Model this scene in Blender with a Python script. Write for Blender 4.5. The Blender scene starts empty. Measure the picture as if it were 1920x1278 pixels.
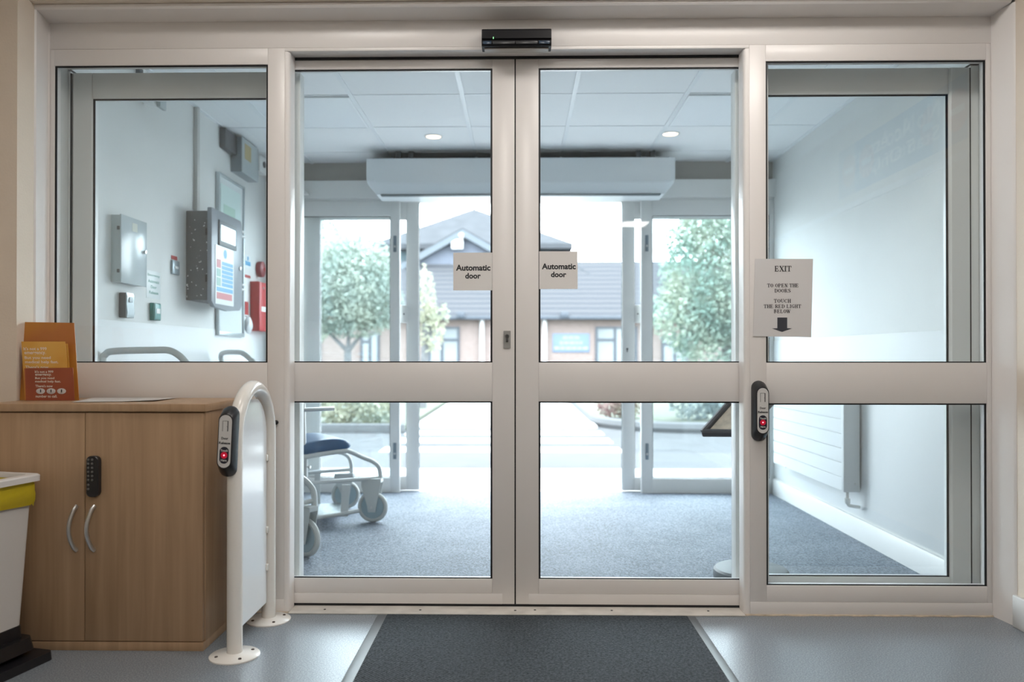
import bpy, bmesh, math, random
from mathutils import Vector, Matrix
random.seed(7)
sc = bpy.context.scene
COL = sc.collection

# ------------------------------------------------------------------ camera
LENS = 28.0
F = LENS / 36.0 * 1920.0
YAW, PITCH, CAMZ = math.radians(1.0), math.radians(0.3), 1.0
VX, VY = 973.0, 668.0
SX = 960 + F * math.tan(YAW) - VX
SY = VY - 639 - F * math.tan(PITCH)
cd = bpy.data.cameras.new('camera')
cam = bpy.data.objects.new('camera', cd)
COL.objects.link(cam)
cd.lens = LENS; cd.sensor_width = 36.0; cd.sensor_fit = 'HORIZONTAL'
cd.shift_x = SX / 1920.0; cd.shift_y = SY / 1920.0
cam.location = (0, 0, CAMZ)
cam.rotation_euler = (math.radians(90) + PITCH, 0, YAW)
cd.dof.use_dof = True; cd.dof.focus_distance = 3.1; cd.dof.aperture_fstop = 1.9
cd.clip_end = 300
sc.camera = cam

# ------------------------------------------------------------------ world, exposure
w = bpy.data.worlds.new('overcast_sky'); sc.world = w; w.use_nodes = True
nt = w.node_tree; nt.nodes.clear()
wo = nt.nodes.new('ShaderNodeOutputWorld'); bg = nt.nodes.new('ShaderNodeBackground')
SKY_COL = (0.86, 0.945, 1.0); SKY = 13.5
bg.inputs['Color'].default_value = (*SKY_COL, 1); bg.inputs['Strength'].default_value = SKY
nt.links.new(bg.outputs[0], wo.inputs[0])
sc.view_settings.view_transform = 'Standard'
sc.view_settings.look = 'None'
sc.view_settings.gamma = 1.0
sc.view_settings.use_curve_mapping = False
sc.view_settings.exposure = 0.0
sc.cycles.use_denoising = True
sc.cycles.transparent_max_bounces = 32
sc.cycles.max_bounces = 10
sc.cycles.diffuse_bounces = 6
sc.cycles.sample_clamp_indirect = 6.0
PANEL_E = 14.0          # glow of the reception's ceiling panels and the added fill strips
PANEL_COL = (1.0, 0.945, 0.89)
DOWNLIGHT_E = 4.0

# ------------------------------------------------------------------ points on the real planes
def _ray(px, py):
    a = (px + SX - 960) / F; b = (639 - (py - SY)) / F
    cp, sp = math.cos(PITCH), math.sin(PITCH)
    R = Vector((math.cos(YAW), math.sin(YAW), 0))
    f = Vector((-math.sin(YAW) * cp, math.cos(YAW) * cp, sp))
    return a * R + b * R.cross(f) + f
def atY(px, py, Y):
    d = _ray(px, py); t = Y / d.y; return Vector((t * d.x, Y, CAMZ + t * d.z))
def atX(px, py, X):
    d = _ray(px, py); t = X / d.x; return Vector((X, t * d.y, CAMZ + t * d.z))
def atZ(px, py, Z):
    d = _ray(px, py); t = (Z - CAMZ) / d.z; return Vector((t * d.x, t * d.y, Z))

# ------------------------------------------------------------------ materials
MATS = {}
def mat(name, col, rough=0.5, metal=0.0, var=0.0, vscale=8.0, bump=0.0, bscale=60.0, emit=None, spec=None, coat=0.0, stretch=None):
    if name in MATS: return MATS[name]
    m = bpy.data.materials.new(name); m.use_nodes = True
    n = m.node_tree; p = n.nodes['Principled BSDF']
    p.inputs['Base Color'].default_value = (*col, 1)
    p.inputs['Roughness'].default_value = rough
    p.inputs['Metallic'].default_value = metal
    if spec is not None: p.inputs['Specular IOR Level'].default_value = spec
    if coat: p.inputs['Coat Weight'].default_value = coat
    if emit:
        p.inputs['Emission Color'].default_value = (*emit[0], 1); p.inputs['Emission Strength'].default_value = emit[1]
    tc = n.nodes.new('ShaderNodeTexCoord')
    src = tc.outputs['Object']
    if stretch:
        mp = n.nodes.new('ShaderNodeMapping'); mp.inputs['Scale'].default_value = stretch
        n.links.new(src, mp.inputs[0]); src = mp.outputs[0]
    if var:
        no = n.nodes.new('ShaderNodeTexNoise'); no.inputs['Scale'].default_value = vscale; no.inputs['Detail'].default_value = 4
        n.links.new(src, no.inputs['Vector'])
        cr = n.nodes.new('ShaderNodeValToRGB')
        cr.color_ramp.elements[0].position = 0.3; cr.color_ramp.elements[1].position = 0.7
        cr.color_ramp.elements[0].color = (*[max(0, c * (1 - var)) for c in col], 1)
        cr.color_ramp.elements[1].color = (*[min(1, c * (1 + var)) for c in col], 1)
        n.links.new(no.outputs['Fac'], cr.inputs[0]); n.links.new(cr.outputs[0], p.inputs['Base Color'])
    if bump:
        nb = n.nodes.new('ShaderNodeTexNoise'); nb.inputs['Scale'].default_value = bscale; nb.inputs['Detail'].default_value = 3
        n.links.new(src, nb.inputs['Vector'])
        bp = n.nodes.new('ShaderNodeBump'); bp.inputs['Strength'].default_value = bump; bp.inputs['Distance'].default_value = 0.004
        n.links.new(nb.outputs['Fac'], bp.inputs['Height']); n.links.new(bp.outputs[0], p.inputs['Normal'])
    MATS[name] = m
    return m

def glass_mat(name, tint):
    m = bpy.data.materials.new(name); m.use_nodes = True
    n = m.node_tree; n.nodes.clear()
    out = n.nodes.new('ShaderNodeOutputMaterial'); tr = n.nodes.new('ShaderNodeBsdfTransparent'); gl = n.nodes.new('ShaderNodeBsdfGlossy')
    mx = n.nodes.new('ShaderNodeMixShader'); lw = n.nodes.new('ShaderNodeLayerWeight'); lw.inputs['Blend'].default_value = 0.5
    pw = n.nodes.new('ShaderNodeMath'); pw.operation = 'POWER'; pw.inputs[1].default_value = 5
    ml = n.nodes.new('ShaderNodeMath'); ml.operation = 'MULTIPLY_ADD'; ml.inputs[1].default_value = 0.9; ml.inputs[2].default_value = 0.035
    tr.inputs[0].default_value = (*tint, 1); gl.inputs[0].default_value = (1, 1, 1, 1); gl.inputs['Roughness'].default_value = 0.0
    n.links.new(lw.outputs['Facing'], pw.inputs[0]); n.links.new(pw.outputs[0], ml.inputs[0]); n.links.new(ml.outputs[0], mx.inputs[0])
    n.links.new(tr.outputs[0], mx.inputs[1]); n.links.new(gl.outputs[0], mx.inputs[2]); n.links.new(mx.outputs[0], out.inputs[0])
    return m

FRAME = mat('white_powder_coat', (0.80, 0.77, 0.75), 0.29, var=0.015, vscale=3)
FRAME2 = mat('white_powder_coat_lobby', (0.78, 0.785, 0.77), 0.3, var=0.015, vscale=3)
GASKET = mat('black_rubber_gasket', (0.008, 0.009, 0.012), 0.5)
GLASS = glass_mat('window_glass', (0.975, 0.992, 0.996))
PLASTER = mat('cream_wall_paint', (0.73, 0.64, 0.54), 0.7, bump=0.15, bscale=120, var=0.02)
WHITEWALL = mat('white_wall_paint', (0.72, 0.725, 0.71), 0.6, bump=0.1, bscale=120, var=0.015)
CLAD = mat('white_hygienic_cladding', (0.72, 0.735, 0.74), 0.5)
SKIRT = mat('white_skirting_gloss', (0.70, 0.70, 0.69), 0.4)
WHITEGLOSS = mat('white_gloss_enamel', (0.82, 0.80, 0.76), 0.2)
WHITEPANEL = mat('white_gloss_panel', (0.80, 0.82, 0.84), 0.12)
BLACK = mat('black_plastic', (0.012, 0.012, 0.015), 0.35)
SATIN = mat('satin_aluminium', (0.62, 0.62, 0.61), 0.3, metal=0.9)
PAPER = mat('white_paper', (0.74, 0.72, 0.70), 0.6)
INK = mat('black_ink', (0.015, 0.015, 0.02), 0.6)
GREYMETAL = mat('grey_enamel', (0.42, 0.47, 0.48), 0.35)
DARKBOX = mat('dark_grey_metal', (0.10, 0.105, 0.115), 0.4, var=0.15, vscale=20)
CHAIRGREY = mat('pale_grey_enamel_tube', (0.50, 0.53, 0.53), 0.3)
TYRE = mat('light_grey_rubber', (0.42, 0.44, 0.43), 0.6)
HUB = mat('blue_grey_hub', (0.33, 0.42, 0.46), 0.35, metal=0.4)
BLUEVINYL = mat('blue_vinyl', (0.015, 0.07, 0.16), 0.35)
RED = mat('red_enamel', (0.40, 0.025, 0.03), 0.35)
WHITEPL = mat('white_plastic', (0.78, 0.78, 0.76), 0.35)

# ------------------------------------------------------------------ mesh helpers
def B(): return bmesh.new()
def box(bm, x0, x1, y0, y1, z0, z1, bev=0.0, seg=2, M=None):
    x0, x1 = sorted((x0, x1)); y0, y1 = sorted((y0, y1)); z0, z1 = sorted((z0, z1))
    vs = [bm.verts.new((x, y, z)) for x in (x0, x1) for y in (y0, y1) for z in (z0, z1)]
    fs = [bm.faces.new([vs[i] for i in q]) for q in ((0, 1, 3, 2), (4, 6, 7, 5), (0, 4, 5, 1), (2, 3, 7, 6), (0, 2, 6, 4), (1, 5, 7, 3))]
    if bev > 0:
        es = list({e for f in fs for e in f.edges})
        r = bmesh.ops.bevel(bm, geom=es, offset=bev, segments=seg, affect='EDGES', profile=0.5)
        vs = list({v for f in r['faces'] for v in f.verts} | {v for v in vs if v.is_valid})
    if M is not None: bmesh.ops.transform(bm, matrix=M, verts=vs)
    return bm
def prism(bm, poly, axis, a, b, bev=0.0, seg=2):
    """poly 2D closed; axis 'x' poly=(y,z), 'y' poly=(x,z), 'z' poly=(x,y)"""
    def mk(p, t):
        return {'x': (t, p[0], p[1]), 'y': (p[0], t, p[1]), 'z': (p[0], p[1], t)}[axis]
    v0 = [bm.verts.new(mk(p, a)) for p in poly]; v1 = [bm.verts.new(mk(p, b)) for p in poly]
    n = len(poly); fs = [bm.faces.new(v0), bm.faces.new(v1[::-1])]
    for i in range(n): fs.append(bm.faces.new((v0[i], v1[i], v1[(i + 1) % n], v0[(i + 1) % n])))
    bmesh.ops.recalc_face_normals(bm, faces=fs)
    if bev: bmesh.ops.bevel(bm, geom=list({e for f in fs for e in f.edges}), offset=bev, segments=seg, affect='EDGES', profile=0.5)
    return bm
def ring_loft(bm, rings, cap=True):
    vr = [[bm.verts.new(p) for p in r] for r in rings]; n = len(vr[0]); fs = []
    for a, b in zip(vr, vr[1:]):
        for i in range(n): fs.append(bm.faces.new((a[i], a[(i + 1) % n], b[(i + 1) % n], b[i])))
    if cap: fs += [bm.faces.new(vr[0][::-1]), bm.faces.new(vr[-1])]
    bmesh.ops.recalc_face_normals(bm, faces=fs)
    return bm
def tube(bm, pts, r, seg=14, cap=True, flat=None):
    pts = [Vector(p) for p in pts]; rings = []
    t = (pts[1] - pts[0]).normalized()
    ref = Vector((0, 0, 1)) if abs(t.z) < 0.9 else Vector((1, 0, 0))
    nrm = t.cross(ref).normalized()
    for i, p in enumerate(pts):
        if i == 0: tt = pts[1] - pts[0]
        elif i == len(pts) - 1: tt = pts[-1] - pts[-2]
        else: tt = (pts[i + 1] - p).normalized() + (p - pts[i - 1]).normalized()
        tt.normalize(); nrm = (nrm - tt * nrm.dot(tt)).normalized(); bn = tt.cross(nrm)
        rr = r[i] if isinstance(r, (list, tuple)) else r
        k = flat or 1.0
        rings.append([p + nrm * rr * math.cos(2 * math.pi * j / seg) + bn * rr * k * math.sin(2 * math.pi * j / seg) for j in range(seg)])
    return ring_loft(bm, rings, cap)
def smooth_path(pts, n=6):
    pts = [Vector(p) for p in pts]; out = []
    P = [pts[0]] + pts + [pts[-1]]
    for i in range(1, len(P) - 2):
        for k in range(n):
            t = k / n; a, b, c, d = P[i - 1], P[i], P[i + 1], P[i + 2]
            out.append(0.5 * ((2 * b) + (c - a) * t + (2 * a - 5 * b + 4 * c - d) * t * t + (3 * b - a - 3 * c + d) * t ** 3))
    out.append(pts[-1]); return out
def disc(bm, c, axis, prof, seg=40):
    """lathe: prof list of (radius, along axis)"""
    c = Vector(c); ax = Vector(axis).normalized(); ref = Vector((0, 0, 1)) if abs(ax.z) < 0.9 else Vector((1, 0, 0))
    u = ax.cross(ref).normalized(); v = ax.cross(u)
    rings = [[c + ax * h + (u * math.cos(2 * math.pi * j / seg) + v * math.sin(2 * math.pi * j / seg)) * max(r, 1e-4) for j in range(seg)] for r, h in prof]
    return ring_loft(bm, rings, True)
def stadium(w, h, n=10, cx=0, cz=0):
    r = w / 2; hh = h / 2 - r; out = []
    for i in range(n + 1):
        a = math.pi * i / n; out.append((cx + r * math.cos(a), cz + hh + r * math.sin(a)))
    for i in range(n + 1):
        a = math.pi + math.pi * i / n; out.append((cx + r * math.cos(a), cz - hh + r * math.sin(a)))
    return out
def rrect(x0, x1, z0, z1, r, n=5):
    out = []
    for cx, cz, a0 in ((x1 - r, z1 - r, 0), (x0 + r, z1 - r, 90), (x0 + r, z0 + r, 180), (x1 - r, z0 + r, 270)):
        for i in range(n + 1):
            a = math.radians(a0 + 90 * i / n); out.append((cx + r * math.cos(a), cz + r * math.sin(a)))
    return out

ORG = {}
def finish(bm, sharp=35):
    bmesh.ops.recalc_face_normals(bm, faces=bm.faces)
    for f in bm.faces: f.smooth = True
    for e in bm.edges:
        if len(e.link_faces) == 2 and e.calc_face_angle(0) > math.radians(sharp): e.smooth = False
def obj(name, bm, m, parent=None, label=None, kind=None, cat=None, group=None, world=True, sharp=35):
    """links ONE mesh object; vertices given in world space are stored relative to the parent's base"""
    finish(bm, sharp)
    org = ORG.get(parent.name, Vector()) if parent else Vector()
    if parent is None:
        if kind != 'structure' and bm.verts:
            xs = [v.co for v in bm.verts]
            org = Vector(((min(c.x for c in xs) + max(c.x for c in xs)) / 2, (min(c.y for c in xs) + max(c.y for c in xs)) / 2, min(c.z for c in xs)))
    if world and org.length: bmesh.ops.translate(bm, vec=-org, verts=bm.verts)
    me = bpy.data.meshes.new(name); bm.to_mesh(me); bm.free()
    me.materials.append(m)
    o = bpy.data.objects.new(name, me); COL.objects.link(o)
    if parent: o.parent = parent; ORG[o.name] = org if world else Vector()
    else: o.location = org; ORG[o.name] = org
    if label: o['label'] = label
    if kind: o['kind'] = kind
    if cat: o['category'] = cat
    if group: o['group'] = group
    return o
def thing(name, label, cat, loc=(0, 0, 0), group=None, kind=None, rotz=0, local=False):
    o = bpy.data.objects.new(name, None); COL.objects.link(o); o.location = loc; o.rotation_euler = (0, 0, rotz)
    o.empty_display_size = 0.1
    ORG[o.name] = Vector() if local else Vector(loc)
    if label: o['label'] = label
    if cat: o['category'] = cat
    if group: o['group'] = group
    if kind: o['kind'] = kind
    return o
def struct(name, bm=None, m=None, label=None, cat=None, loc=(0, 0, 0)):
    if bm is None: o = thing(name, label, cat, loc, kind='structure')
    else: o = obj(name, bm, m, kind='structure', label=label, cat=cat)
    return o
def bx(x0, x1, y0, y1, z0, z1, bev=0.0015): return box(B(), x0, x1, y0, y1, z0, z1, bev)

def lettering(lines, o, u, v, m, parent, name='lettering', bold=0.0, thick=0.0004, local=False):
    """lines: (text, width, height, cx, cy) laid on the plane o + u*x + v*y"""
    bm = B(); u = Vector(u); v = Vector(v); o = Vector(o); nn = u.cross(v)
    for (t, wd, hg, cx, cy) in lines:
        cu = bpy.data.curves.new('t', 'FONT'); cu.body = t; cu.size = 1; cu.offset = bold; cu.resolution_u = 3; cu.extrude = 0
        to = bpy.data.objects.new('t', cu)
        me = bpy.data.meshes.new_from_object(to)
        xs = [q.co.x for q in me.vertices]; ys = [q.co.y for q in me.vertices]
        sx = wd / (max(xs) - min(xs)); sy = (hg / (max(ys) - min(ys))) if hg else sx
        mx, my = (max(xs) + min(xs)) / 2, (max(ys) + min(ys)) / 2
        vv = [bm.verts.new(o + u * (cx + (q.co.x - mx) * sx) + v * (cy + (q.co.y - my) * sy) + nn * thick) for q in me.vertices]
        for pl in me.polygons:
            try: bm.faces.new([vv[i] for i in pl.vertices])
            except ValueError: pass
        bpy.data.objects.remove(to); bpy.data.curves.remove(cu); bpy.data.meshes.remove(me)
    return obj(name, bm, m, parent)

UX, UZ = Vector((1, 0, 0)), Vector((0, 0, 1))

# ================================================================== RECEPTION ROOM SHELL
RW = 1.857
def floor_mat():
    m = mat('grey_speckled_vinyl', (0.20, 0.22, 0.24), 0.30, var=0.0)
    n = m.node_tree; p = n.nodes['Principled BSDF']; tc = n.nodes['Texture Coordinate']
    no = n.nodes.new('ShaderNodeTexNoise'); no.inputs['Scale'].default_value = 220; no.inputs['Detail'].default_value = 3
    cr = n.nodes.new('ShaderNodeValToRGB'); e = cr.color_ramp.elements
    e[0].position = 0.36; e[0].color = (0.14, 0.165, 0.185, 1); e[1].position = 0.66; e[1].color = (0.33, 0.37, 0.41, 1)
    a = cr.color_ramp.elements.new(0.5); a.color = (0.21, 0.238, 0.27, 1)
    n.links.new(tc.outputs['Object'], no.inputs['Vector']); n.links.new(no.outputs['Fac'], cr.inputs[0]); n.links.new(cr.outputs[0], p.inputs['Base Color'])
    n2 = n.nodes.new('ShaderNodeTexNoise'); n2.inputs['Scale'].default_value = 35
    bp = n.nodes.new('ShaderNodeBump'); bp.inputs['Strength'].default_value = 0.06; bp.inputs['Distance'].default_value = 0.002
    n.links.new(tc.outputs['Object'], n2.inputs['Vector']); n.links.new(n2.outputs['Fac'], bp.inputs['Height']); n.links.new(bp.outputs[0], p.inputs['Normal'])
    return m
struct('floor', bx(-1.95, 2.3, -5.0, 3.30, -0.10, 0.0, 0), floor_mat())
struct('wall_left', bx(-2.05, -1.95, -5.0, 2.99, 0, 2.62, 0), PLASTER)
struct('wall_right', bx(2.3, 2.4, -5.0, 2.99, 0, 2.62, 0), PLASTER)
struct('wall_back', bx(-2.05, 2.4, -5.1, -5.0, 0, 2.62, 0), PLASTER)
# wall round the screen opening (plastered reveal 0.1 deep in front of the aluminium lining)
bm = B()
box(bm, -2.05, -1.84, 2.885, 2.99, 0, 2.62); box(bm, 1.845, 2.4, 2.925, 2.99, 0, 2.62); box(bm, -1.84, 1.845, 2.955, 2.99, 2.337, 2.62)
struct('wall_front', bm, PLASTER)
bm = B(); box(bm, -2.05, 2.4, -5.1, 2.99, 2.62, 2.72)
struct('ceiling', bm, mat('white_ceiling_paint', (0.78, 0.76, 0.72), 0.8))
# skirting that turns the corner at the right-hand reveal
bm = B()
prism(bm, [(1.828, 2.99), (1.828, 2.905), (2.3, 2.905), (2.3, 2.925), (1.845, 2.925), (1.845, 2.99)], 'z', 0, 0.118, 0.004)
struct('baseboard_right', bm, SKIRT)
# reception ceiling light panels; the two narrow strips are added, unseen fill light
for i, (x0, x1, y0, y1) in enumerate([(0.30, 1.33, 2.15, 2.48), (-1.0, -0.55, 2.15, 2.48), (1.25, 1.55, -3.5, -3.1), (-0.12, 0.09, -3.0, -0.6), (-0.12, 0.09, -0.4, 2.0)]):
    t = thing('ceiling_light', ['wide lit ceiling panel over the right of the doors', 'small lit ceiling panel over the left of the doors', 'small lit ceiling panel at the back right of the reception', 'added unseen fill light strip behind the camera', 'added unseen fill light strip in front of the camera'][i], 'ceiling light', ((x0 + x1) / 2, (y0 + y1) / 2, 2.60))
    bm = B(); c = 0.025
    box(bm, x0 - c, x1 + c, y0 - c, y0, 2.600, 2.62); box(bm, x0 - c, x1 + c, y1, y1 + c, 2.600, 2.62)
    box(bm, x0 - c, x0, y0, y1, 2.600, 2.62); box(bm, x1, x1 + c, y0, y1, 2.600, 2.62)
    obj('frame', bm, WHITEPL, t)
    obj('diffuser', bx(x0, x1, y0, y1, 2.605, 2.618, 0), mat('lit_panel_diffuser', (0.8, 0.8, 0.8), 0.5, emit=(PANEL_COL, PANEL_E)), t)

# ================================================================== ALUMINIUM DOOR SCREEN (front plane)
Y0 = 3.10
ZH0, ZH1 = 2.209, 2.313
XL, XR = -1.847, 1.822
# lining of the opening: two jambs and a head, mitred
def lining_strip(name, a, b, c, d):
    bm = B(); vs = [bm.verts.new(p) for p in (a, b, c, d)]
    f = bm.faces.new(vs); bmesh.ops.solidify(bm, geom=[f], thickness=0.012)
    return struct(name, bm, FRAME)
fl, fr, zt = -1.835, 1.838, 2.318
prof = 0
for side, xi, xf in (('left', XL, fl), ('right', XR, fr)):
    s = 1 if side == 'right' else -1
    bm = B()
    prism(bm, [(xi, Y0 + 0.06), (xi, Y0), (xi + s * 0.004, Y0 - 0.006), (xf, 2.992), (xf + s * 0.006, 2.985), (xf + s * 0.03, 2.985), (xf + s * 0.03, Y0 + 0.06)], 'z', 0, zt)
    struct('trim_%d' % (1 if side == 'left' else 2), bm, FRAME)
bm = B(); prism(bm, [(Y0 + 0.06, ZH1), (Y0, ZH1), (Y0 - 0.02, ZH1 + 0.001), (Y0 - 0.05, ZH1 + 0.006), (2.992, zt), (2.985, zt + 0.006), (2.985, zt + 0.017), (Y0 + 0.06, zt + 0.017)], 'x', XL - 0.01, XR + 0.01)
struct('trim_3', bm, FRAME)
# header box over the doors
hd = struct('trim_4', loc=(0, Y0, ZH0), label=None)
obj('header_cover', bx(XL, XR, Y0, Y0 + 0.068, ZH0, ZH1, 0.001), FRAME, hd)
obj('header_lip', bx(-0.9175, 0.8935, Y0, Y0 + 0.068, ZH0 - 0.013, ZH0 - 0.0003, 0.001), FRAME, hd)
obj('brush_seal', bx(-0.897, 0.873, Y0 + 0.0685, Y0 + 0.0745, ZH0 - 0.0225, ZH1 - 0.06, 0), GASKET, hd)
obj('housing_back', bx(XL, XR, Y0 + 0.14, Y0 + 0.16, ZH0 + 0.02, 2.62, 0), FRAME, hd)
# wall above header on the lobby side
struct('wall_over_doors', bx(-1.857, 1.857, 2.995, 3.265, 2.42, 2.62, 0), WHITEWALL)

ZG1, ZM1, ZM0, ZG0 = 2.145, 0.976, 0.819, 0.115
def pane(parent, x0, x1, z0, z1, y, name='glass_pane', gk=0.0075, yg=None, back=True):
    obj(name, bx(x0, x1, y, y + 0.006, z0, z1, 0), GLASS, parent)
    bm = B(); ya = y - 0.0035; yb = y - 0.0002
    box(bm, x0, x0 + gk, ya, yb, z0, z1); box(bm, x1 - gk, x1, ya, yb, z0, z1)
    box(bm, x0 + gk, x1 - gk, ya, yb, z1 - gk * .8, z1); box(bm, x0 + gk, x1 - gk, ya, yb, z0, z0 + gk * .6)
    obj('gasket', bm, GASKET, parent)

def jamb(parent, xa, xb, s):
    """post with a rounded corner towards the doorway; s=+1 rounds at xb, -1 at xa"""
    r = 0.016; yb = Y0 + 0.072; pts = []
    if s > 0:
        pts = [(xa, yb), (xa, Y0)] + [(xb - r + r * math.sin(a), Y0 + r - r * math.cos(a)) for a in [math.pi / 2 * i / 6 for i in range(7)]] + [(xb, yb)]
    else:
        pts = [(xb, yb), (xb, Y0)] + [(xa + r - r * math.sin(a), Y0 + r - r * math.cos(a)) for a in [math.pi / 2 * i / 6 for i in range(7)]] + [(xa, yb)]
    bm = B(); prism(bm, pts, 'z', 0, ZH0 - 0.014); obj('jamb_post', bm, FRAME, parent)

def screen(n, xa, xb, mul, jam, s):
    """fixed side screen: xa..xb glazed width between stile and mullion"""
    t = struct('window_%d' % n, loc=((xa + xb) / 2, Y0, 0), label='fixed glazed side screen ' + ('left' if s > 0 else 'right') + ' of the sliding doors in white frame', cat='window')
    yb = Y0 + 0.045
    if s > 0:
        obj('stile', bx(XL + 0.001, xa, Y0, yb, 0, ZH0 - 0.0008), FRAME, t)
        obj('mullion', bx(xb, mul, Y0, yb + 0.012, 0, ZH0 - 0.0008, 0.0008), FRAME, t); jamb(t, mul + 0.0005, jam, 1)
    else:
        obj('stile', bx(xb, XR - 0.001, Y0, yb, 0, ZH0 - 0.0008), FRAME, t)
        obj('mullion', bx(mul, xa, Y0, yb + 0.012, 0, ZH0 - 0.0008, 0.0008), FRAME, t); jamb(t, jam, mul - 0.0005, -1)
    e = 0.0004
    obj('top_rail', bx(xa + e, xb - e, Y0, yb, ZG1, ZH0 - 0.0008, 0.0006), FRAME, t)
    obj('middle_rail', bx(xa + e, xb - e, Y0, yb, ZM0, ZM1, 0.001), FRAME, t)
    obj('bottom_rail', bx(xa + e, xb - e, Y0, yb, 0.052, ZG0, 0.001), FRAME, t)
    lo = (XL + 0.001, mul) if s > 0 else (mul, XR - 0.001)
    obj('kick_rail', bx(lo[0], lo[1], Y0 - 0.001, yb, 0.002, 0.0515, 0.001), FRAME, t)
    pane(t, xa, xb, ZM1, ZG1, Y0 + 0.010, yg=0); pane(t, xa, xb, ZG0, ZM0, Y0 + 0.010, yg=0)
    return t
scl = screen(1, -1.830, -0.984, -0.918, -0.898, 1)
scr = screen(2, 0.957, 1.803, 0.894, 0.872, -1)

def leaf(n, xa, xb, ga, gb, side):
    t = struct('door_%d' % n, loc=((xa + xb) / 2, 3.175, 0), label='%s sliding door leaf, white frame with two panes' % side, cat='door')
    ya, yb = 3.175, 3.215; e = 0.0004; zt_, zb = 2.25, 0.015
    obj('stile', bx(xa, ga, ya, yb, zb, zt_, 0.0015), FRAME, t); obj('stile', bx(gb, xb, ya, yb, zb, zt_, 0.0015), FRAME, t)
    obj('top_rail', bx(ga + e, gb - e, ya, yb, ZG1 + 0.006, zt_, 0.001), FRAME, t)
    obj('middle_rail', bx(ga + e, gb - e, ya, yb, ZM0 + 0.002, ZM1, 0.001), FRAME, t)
    obj('bottom_rail', bx(ga + e, gb - e, ya, yb, 0.0565, ZG0 - 0.001, 0.001), FRAME, t)
    obj('kick_rail', bx(ga - 0.04, gb + 0.04, ya - 0.0008, yb, zb, 0.056, 0.001), FRAME, t)
    pane(t, ga, gb, ZM1, ZG1 + 0.006, 3.185, yg=0); pane(t, ga, gb, ZG0 - 0.001, ZM0 + 0.002, 3.185, yg=0)
    return t
d1 = leaf(1, -1.015, -0.0175, -0.93, -0.106, 'left')
d2 = leaf(2, -0.0125, 0.99, 0.0785, 0.905, 'right')
obj('brush_seal', bx(-0.99, 0.96, 3.1765, 3.2, 0.0052, 0.0145, 0), GASKET, d1)
obj('edge_seal', bx(-0.0175, -0.0125, 3.180, 3.21, 0.01, 2.24, 0), GASKET, d1)
# lock escutcheon on the left leaf
p0 = atY(944, 652, 3.173); p1 = atY(957.5, 620, 3.173)
bm = B(); prism(bm, rrect(p0.x, p1.x, p0.z, p1.z, 0.002), 'y', 3.170, 3.175)
lk = obj('lock_plate', bm, mat('brushed_steel', (0.35, 0.35, 0.34), 0.4, metal=0.5), d1)
bm = B(); cx = (p0.x + p1.x) / 2; cz = p1.z - 0.021
disc(bm, (cx, 3.172, cz), (0, -1, 0), [(0.008, 0), (0.008, 0.006), (0.006, 0.0075)], 20); box(bm, cx - 0.0045, cx + 0.0045, 3.165, 3.172, cz - 0.023, cz, 0.002)
cy = obj('lock_cylinder', bm, mat('dark_steel', (0.12, 0.12, 0.12), 0.35, metal=0.6), lk)
bm = B(); box(bm, cx - 0.0012, cx + 0.0012, 3.1635, 3.166, cz - 0.004, cz + 0.004); obj('keyhole', bm, BLACK, lk)

# sill
SILLM = mat('worn_white_sill', (0.62, 0.585, 0.54), 0.45, var=0.12, vscale=14)
sill = struct('trim_5', bx(-0.897, 0.873, 3.083, 3.30, 0.0, 0.005, 0.002), SILLM)
for px, py in ((609, 1142), (788, 1143), (966, 1144), (1003, 1143), (1147, 1144), (1328, 1145)):
    p = atZ(px, py, 0.005); bm = B(); disc(bm, (p.x, p.y, 0.005), (0, 0, 1), [(0.005, 0), (0.0045, 0.0012), (0.001, 0.0008)], 12); obj('screw', bm, GASKET, sill)
# dirty silicone bead along the base
bm = B()
for xa, xb in ((XL, -0.90), (0.875, XR)):
    pts = [(xa + (xb - xa) * i / 30, Y0 - 0.003 + 0.003 * math.sin(i * 1.7) + random.uniform(-0.001, .001), 0.001) for i in range(31)]
    tube(bm, pts, 0.005, 8)
struct('trim_6', bm, mat('stained_sealant', (0.55, 0.46, 0.36), 0.6, var=0.25, vscale=30))

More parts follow.
